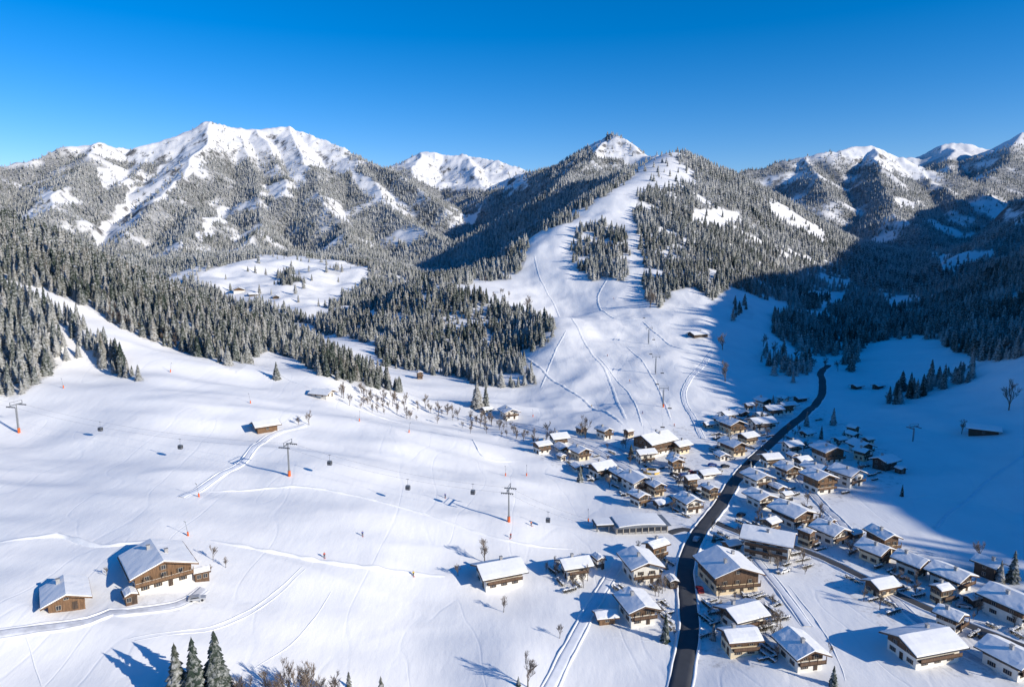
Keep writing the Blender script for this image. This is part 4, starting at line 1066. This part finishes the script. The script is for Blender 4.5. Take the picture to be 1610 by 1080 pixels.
for px, py, c_, rt, lb in ((1165,812,'black',40,'black car beside the small white house by the junction'),(1218,868,'silver',-10,'silver car outside the long guest house'),(1108,905,'black',90,'black car parked at the cream hotel'),(1100,930,'red',90,'red car parked at the cream hotel'),
    (1410,925,'black',-20,'black car on the lane beside the cream bungalow'),(1515,955,'silver',-20,'silver car beside the snow topped garage'),(1170,1012,'blue',0,'blue car beside the broad chalet'),(1232,900,'white',30,'white car below the guest house'),
    (1552,1005,'black',-20,'black car on the lane near the right edge'),(1270,800,'grey',30,'grey car near the yellow fronted house'),(310,945,'silver',20,'silver car beside the large meadow chalet'),(1180,728,'black',55,'black car driving on the valley road by the bend'),(1040,850,'white',5,'white car beside the lift station'),
    (1095,850,'silver',60,'silver car driving on the valley road at the junction')):
    car(px, py, rt, c_, lb, None)

# ---------------------------------------------------------------- skiers
def skin_mesh(name, verts, edges, radii, mat):
    me = bpy.data.meshes.new(name); me.from_pydata(verts, edges, []); o = bpy.data.objects.new(name, me); C.objects.link(o)
    md = o.modifiers.new('s', 'SKIN')
    for v_, r_ in zip(me.skin_vertices[0].data, radii): v_.radius = (r_, r_)
    me.skin_vertices[0].data[0].use_root = True
    sb = o.modifiers.new('u', 'SUBSURF'); sb.levels = 1; sb.render_levels = 1
    dg = bpy.context.evaluated_depsgraph_get(); out = bpy.data.meshes.new_from_object(o.evaluated_get(dg))
    bpy.data.objects.remove(o); out.materials.clear(); out.materials.append(mat); out.name = name; return out
V_ = [(0,0,.92),(0,.02,1.15),(0,0,1.4),(0,-.02,1.53),(0,-.04,1.66),(0,-.04,1.74),(.11,0,.88),(.13,-.12,.5),(.13,.05,.1),(.13,-.1,.06),(-.11,0,.88),(-.13,-.12,.5),(-.13,.05,.1),(-.13,-.1,.06),(.2,0,1.38),(.3,-.05,1.12),(.32,-.3,1.05),(-.2,0,1.38),(-.3,-.05,1.12),(-.32,-.3,1.05)]
E_ = [(0,1),(1,2),(2,3),(3,4),(4,5),(0,6),(6,7),(7,8),(8,9),(0,10),(10,11),(11,12),(12,13),(2,14),(14,15),(15,16),(2,17),(17,18),(18,19)]
R_ = [.15,.15,.15,.06,.1,.08,.1,.07,.05,.05,.1,.07,.05,.05,.08,.05,.04,.08,.05,.04]
person_me = skin_mesh('body', V_, E_, R_, M_SKIN)
top_me = {c: skin_mesh('jacket', [V_[i] for i in (0,1,2,14,15,16,17,18,19)], [(0,1),(1,2),(2,3),(3,4),(4,5),(2,6),(6,7),(7,8)], [.18,.18,.17,.1,.075,.06,.1,.075,.06], M_CLOTH[c]) for c in ('red', 'orange', 'blue', 'yellow')}
leg_me = skin_mesh('trousers', [V_[i] for i in (0,6,7,8,10,11,12)], [(0,1),(1,2),(2,3),(0,4),(4,5),(5,6)], [.17,.12,.095,.08,.12,.095,.08], M_CLOTH['black'])
hm = skin_mesh('helmet', [(0,-.03,1.66),(0,-.03,1.76)], [(0,1)], [.12,.1], M_CLOTH['black'])
sk = MB(); sk.box(-.05, .05, -.95, .75, 0, .03); sk.poly([(-.05,-.95,.0),(.05,-.95,.0),(.05,-1.1,.1),(-.05,-1.1,.1)]); SK = sk.mesh('ski', M_CLOTH['red'])
po = MB(); po.tube((0,0,-1.05), (0,0,.05), .012, nn=4); PO = po.mesh('ski_pole', M_DARK)
def skier(px, py, col, rot, label):
    r = empty('skier', hit(px, py), math.radians(rot), label, 'person')
    link('body', person_me, r); link('jacket', top_me[col], r); link('trousers', leg_me, r); link('helmet', hm, r)
    link('ski', SK, r, (.13, 0, 0)); link('ski', SK, r, (-.13, 0, 0)); link('ski_pole', PO, r, (.32, -.3, 1.05)); link('ski_pole', PO, r, (-.32, -.3, 1.05))
for a in ((510,876,'red',30,'skier in a red jacket on the lower meadow'), (570,842,'blue',20,'skier in a blue jacket higher on the meadow'), (803,845,'red',-20,'skier in a red jacket below the right pylon'), (835,826,'orange',40,'skier in an orange jacket right of the right pylon'),
          (650,905,'yellow',30,'skier in a yellow jacket far left of the tall bare tree'),(700,782,'blue',10,'skier in a blue jacket under the gondola line'),(955,560,'red',0,'skier in red in the middle of the piste'),(990,600,'orange',0,'skier in orange on the lower piste'),
          (1010,650,'blue',20,'skier in blue near the foot of the piste'),(965,470,'red',10,'skier in red high up the piste'),(930,640,'yellow',10,'skier in yellow at the lower left of the piste'),(1060,670,'red',10,'skier in red beside the piste lodge')):
    skier(*a)

# ---------------------------------------------------------------- camera, light, sky
cam = bpy.data.cameras.new('camera'); co = bpy.data.objects.new('camera', cam); C.objects.link(co)
co.location = (0, 0, CZ); co.rotation_euler = (PI/2-TH, 0, 0); cam.sensor_width = 36; cam.lens = 36*F/1610; cam.clip_end = 20000; cam.clip_start = 1
bpy.context.scene.camera = co
sl = bpy.data.lights.new('sun', 'SUN'); sl.energy = 5.0; sl.angle = math.radians(.5); sl.color = (1, .925, .79)
so = bpy.data.objects.new('sun', sl); C.objects.link(so)
el = math.radians(SUN_EL); dv = Vector((SX*math.cos(el), SY*math.cos(el), math.sin(el)))
so.rotation_euler = dv.to_track_quat('Z', 'Y').to_euler(); so.location = (200, -200, 400)
w = bpy.data.worlds.new('World'); bpy.context.scene.world = w; w.use_nodes = True; nt = w.node_tree
bg = nt.nodes['Background']; sky = nt.nodes.new('ShaderNodeTexSky'); sky.sky_type = 'NISHITA'; sky.sun_disc = False
sky.sun_elevation = el; sky.sun_rotation = math.atan2(SX, SY); sky.altitude = 1200; sky.air_density = 1.0; sky.dust_density = .35; sky.ozone_density = 3.0
hs = nt.nodes.new('ShaderNodeHueSaturation'); hs.inputs['Saturation'].default_value = 1.46; hs.inputs['Value'].default_value = 1.1
nt.links.new(sky.outputs[0], hs.inputs['Color'])
tn = mix(nt, 1.0, (1, 1, 1), (1, 1, 1)); mnode = tn.node; mnode.blend_type = 'MULTIPLY'
nt.links.new(hs.outputs[0], mnode.inputs[6]); mnode.inputs[7].default_value = (.95, .84, .98, 1)
nt.links.new(tn, bg.inputs['Color']); bg.inputs['Strength'].default_value = .145
bpy.context.scene.view_settings.view_transform = 'Standard'; bpy.context.scene.view_settings.look = 'None'
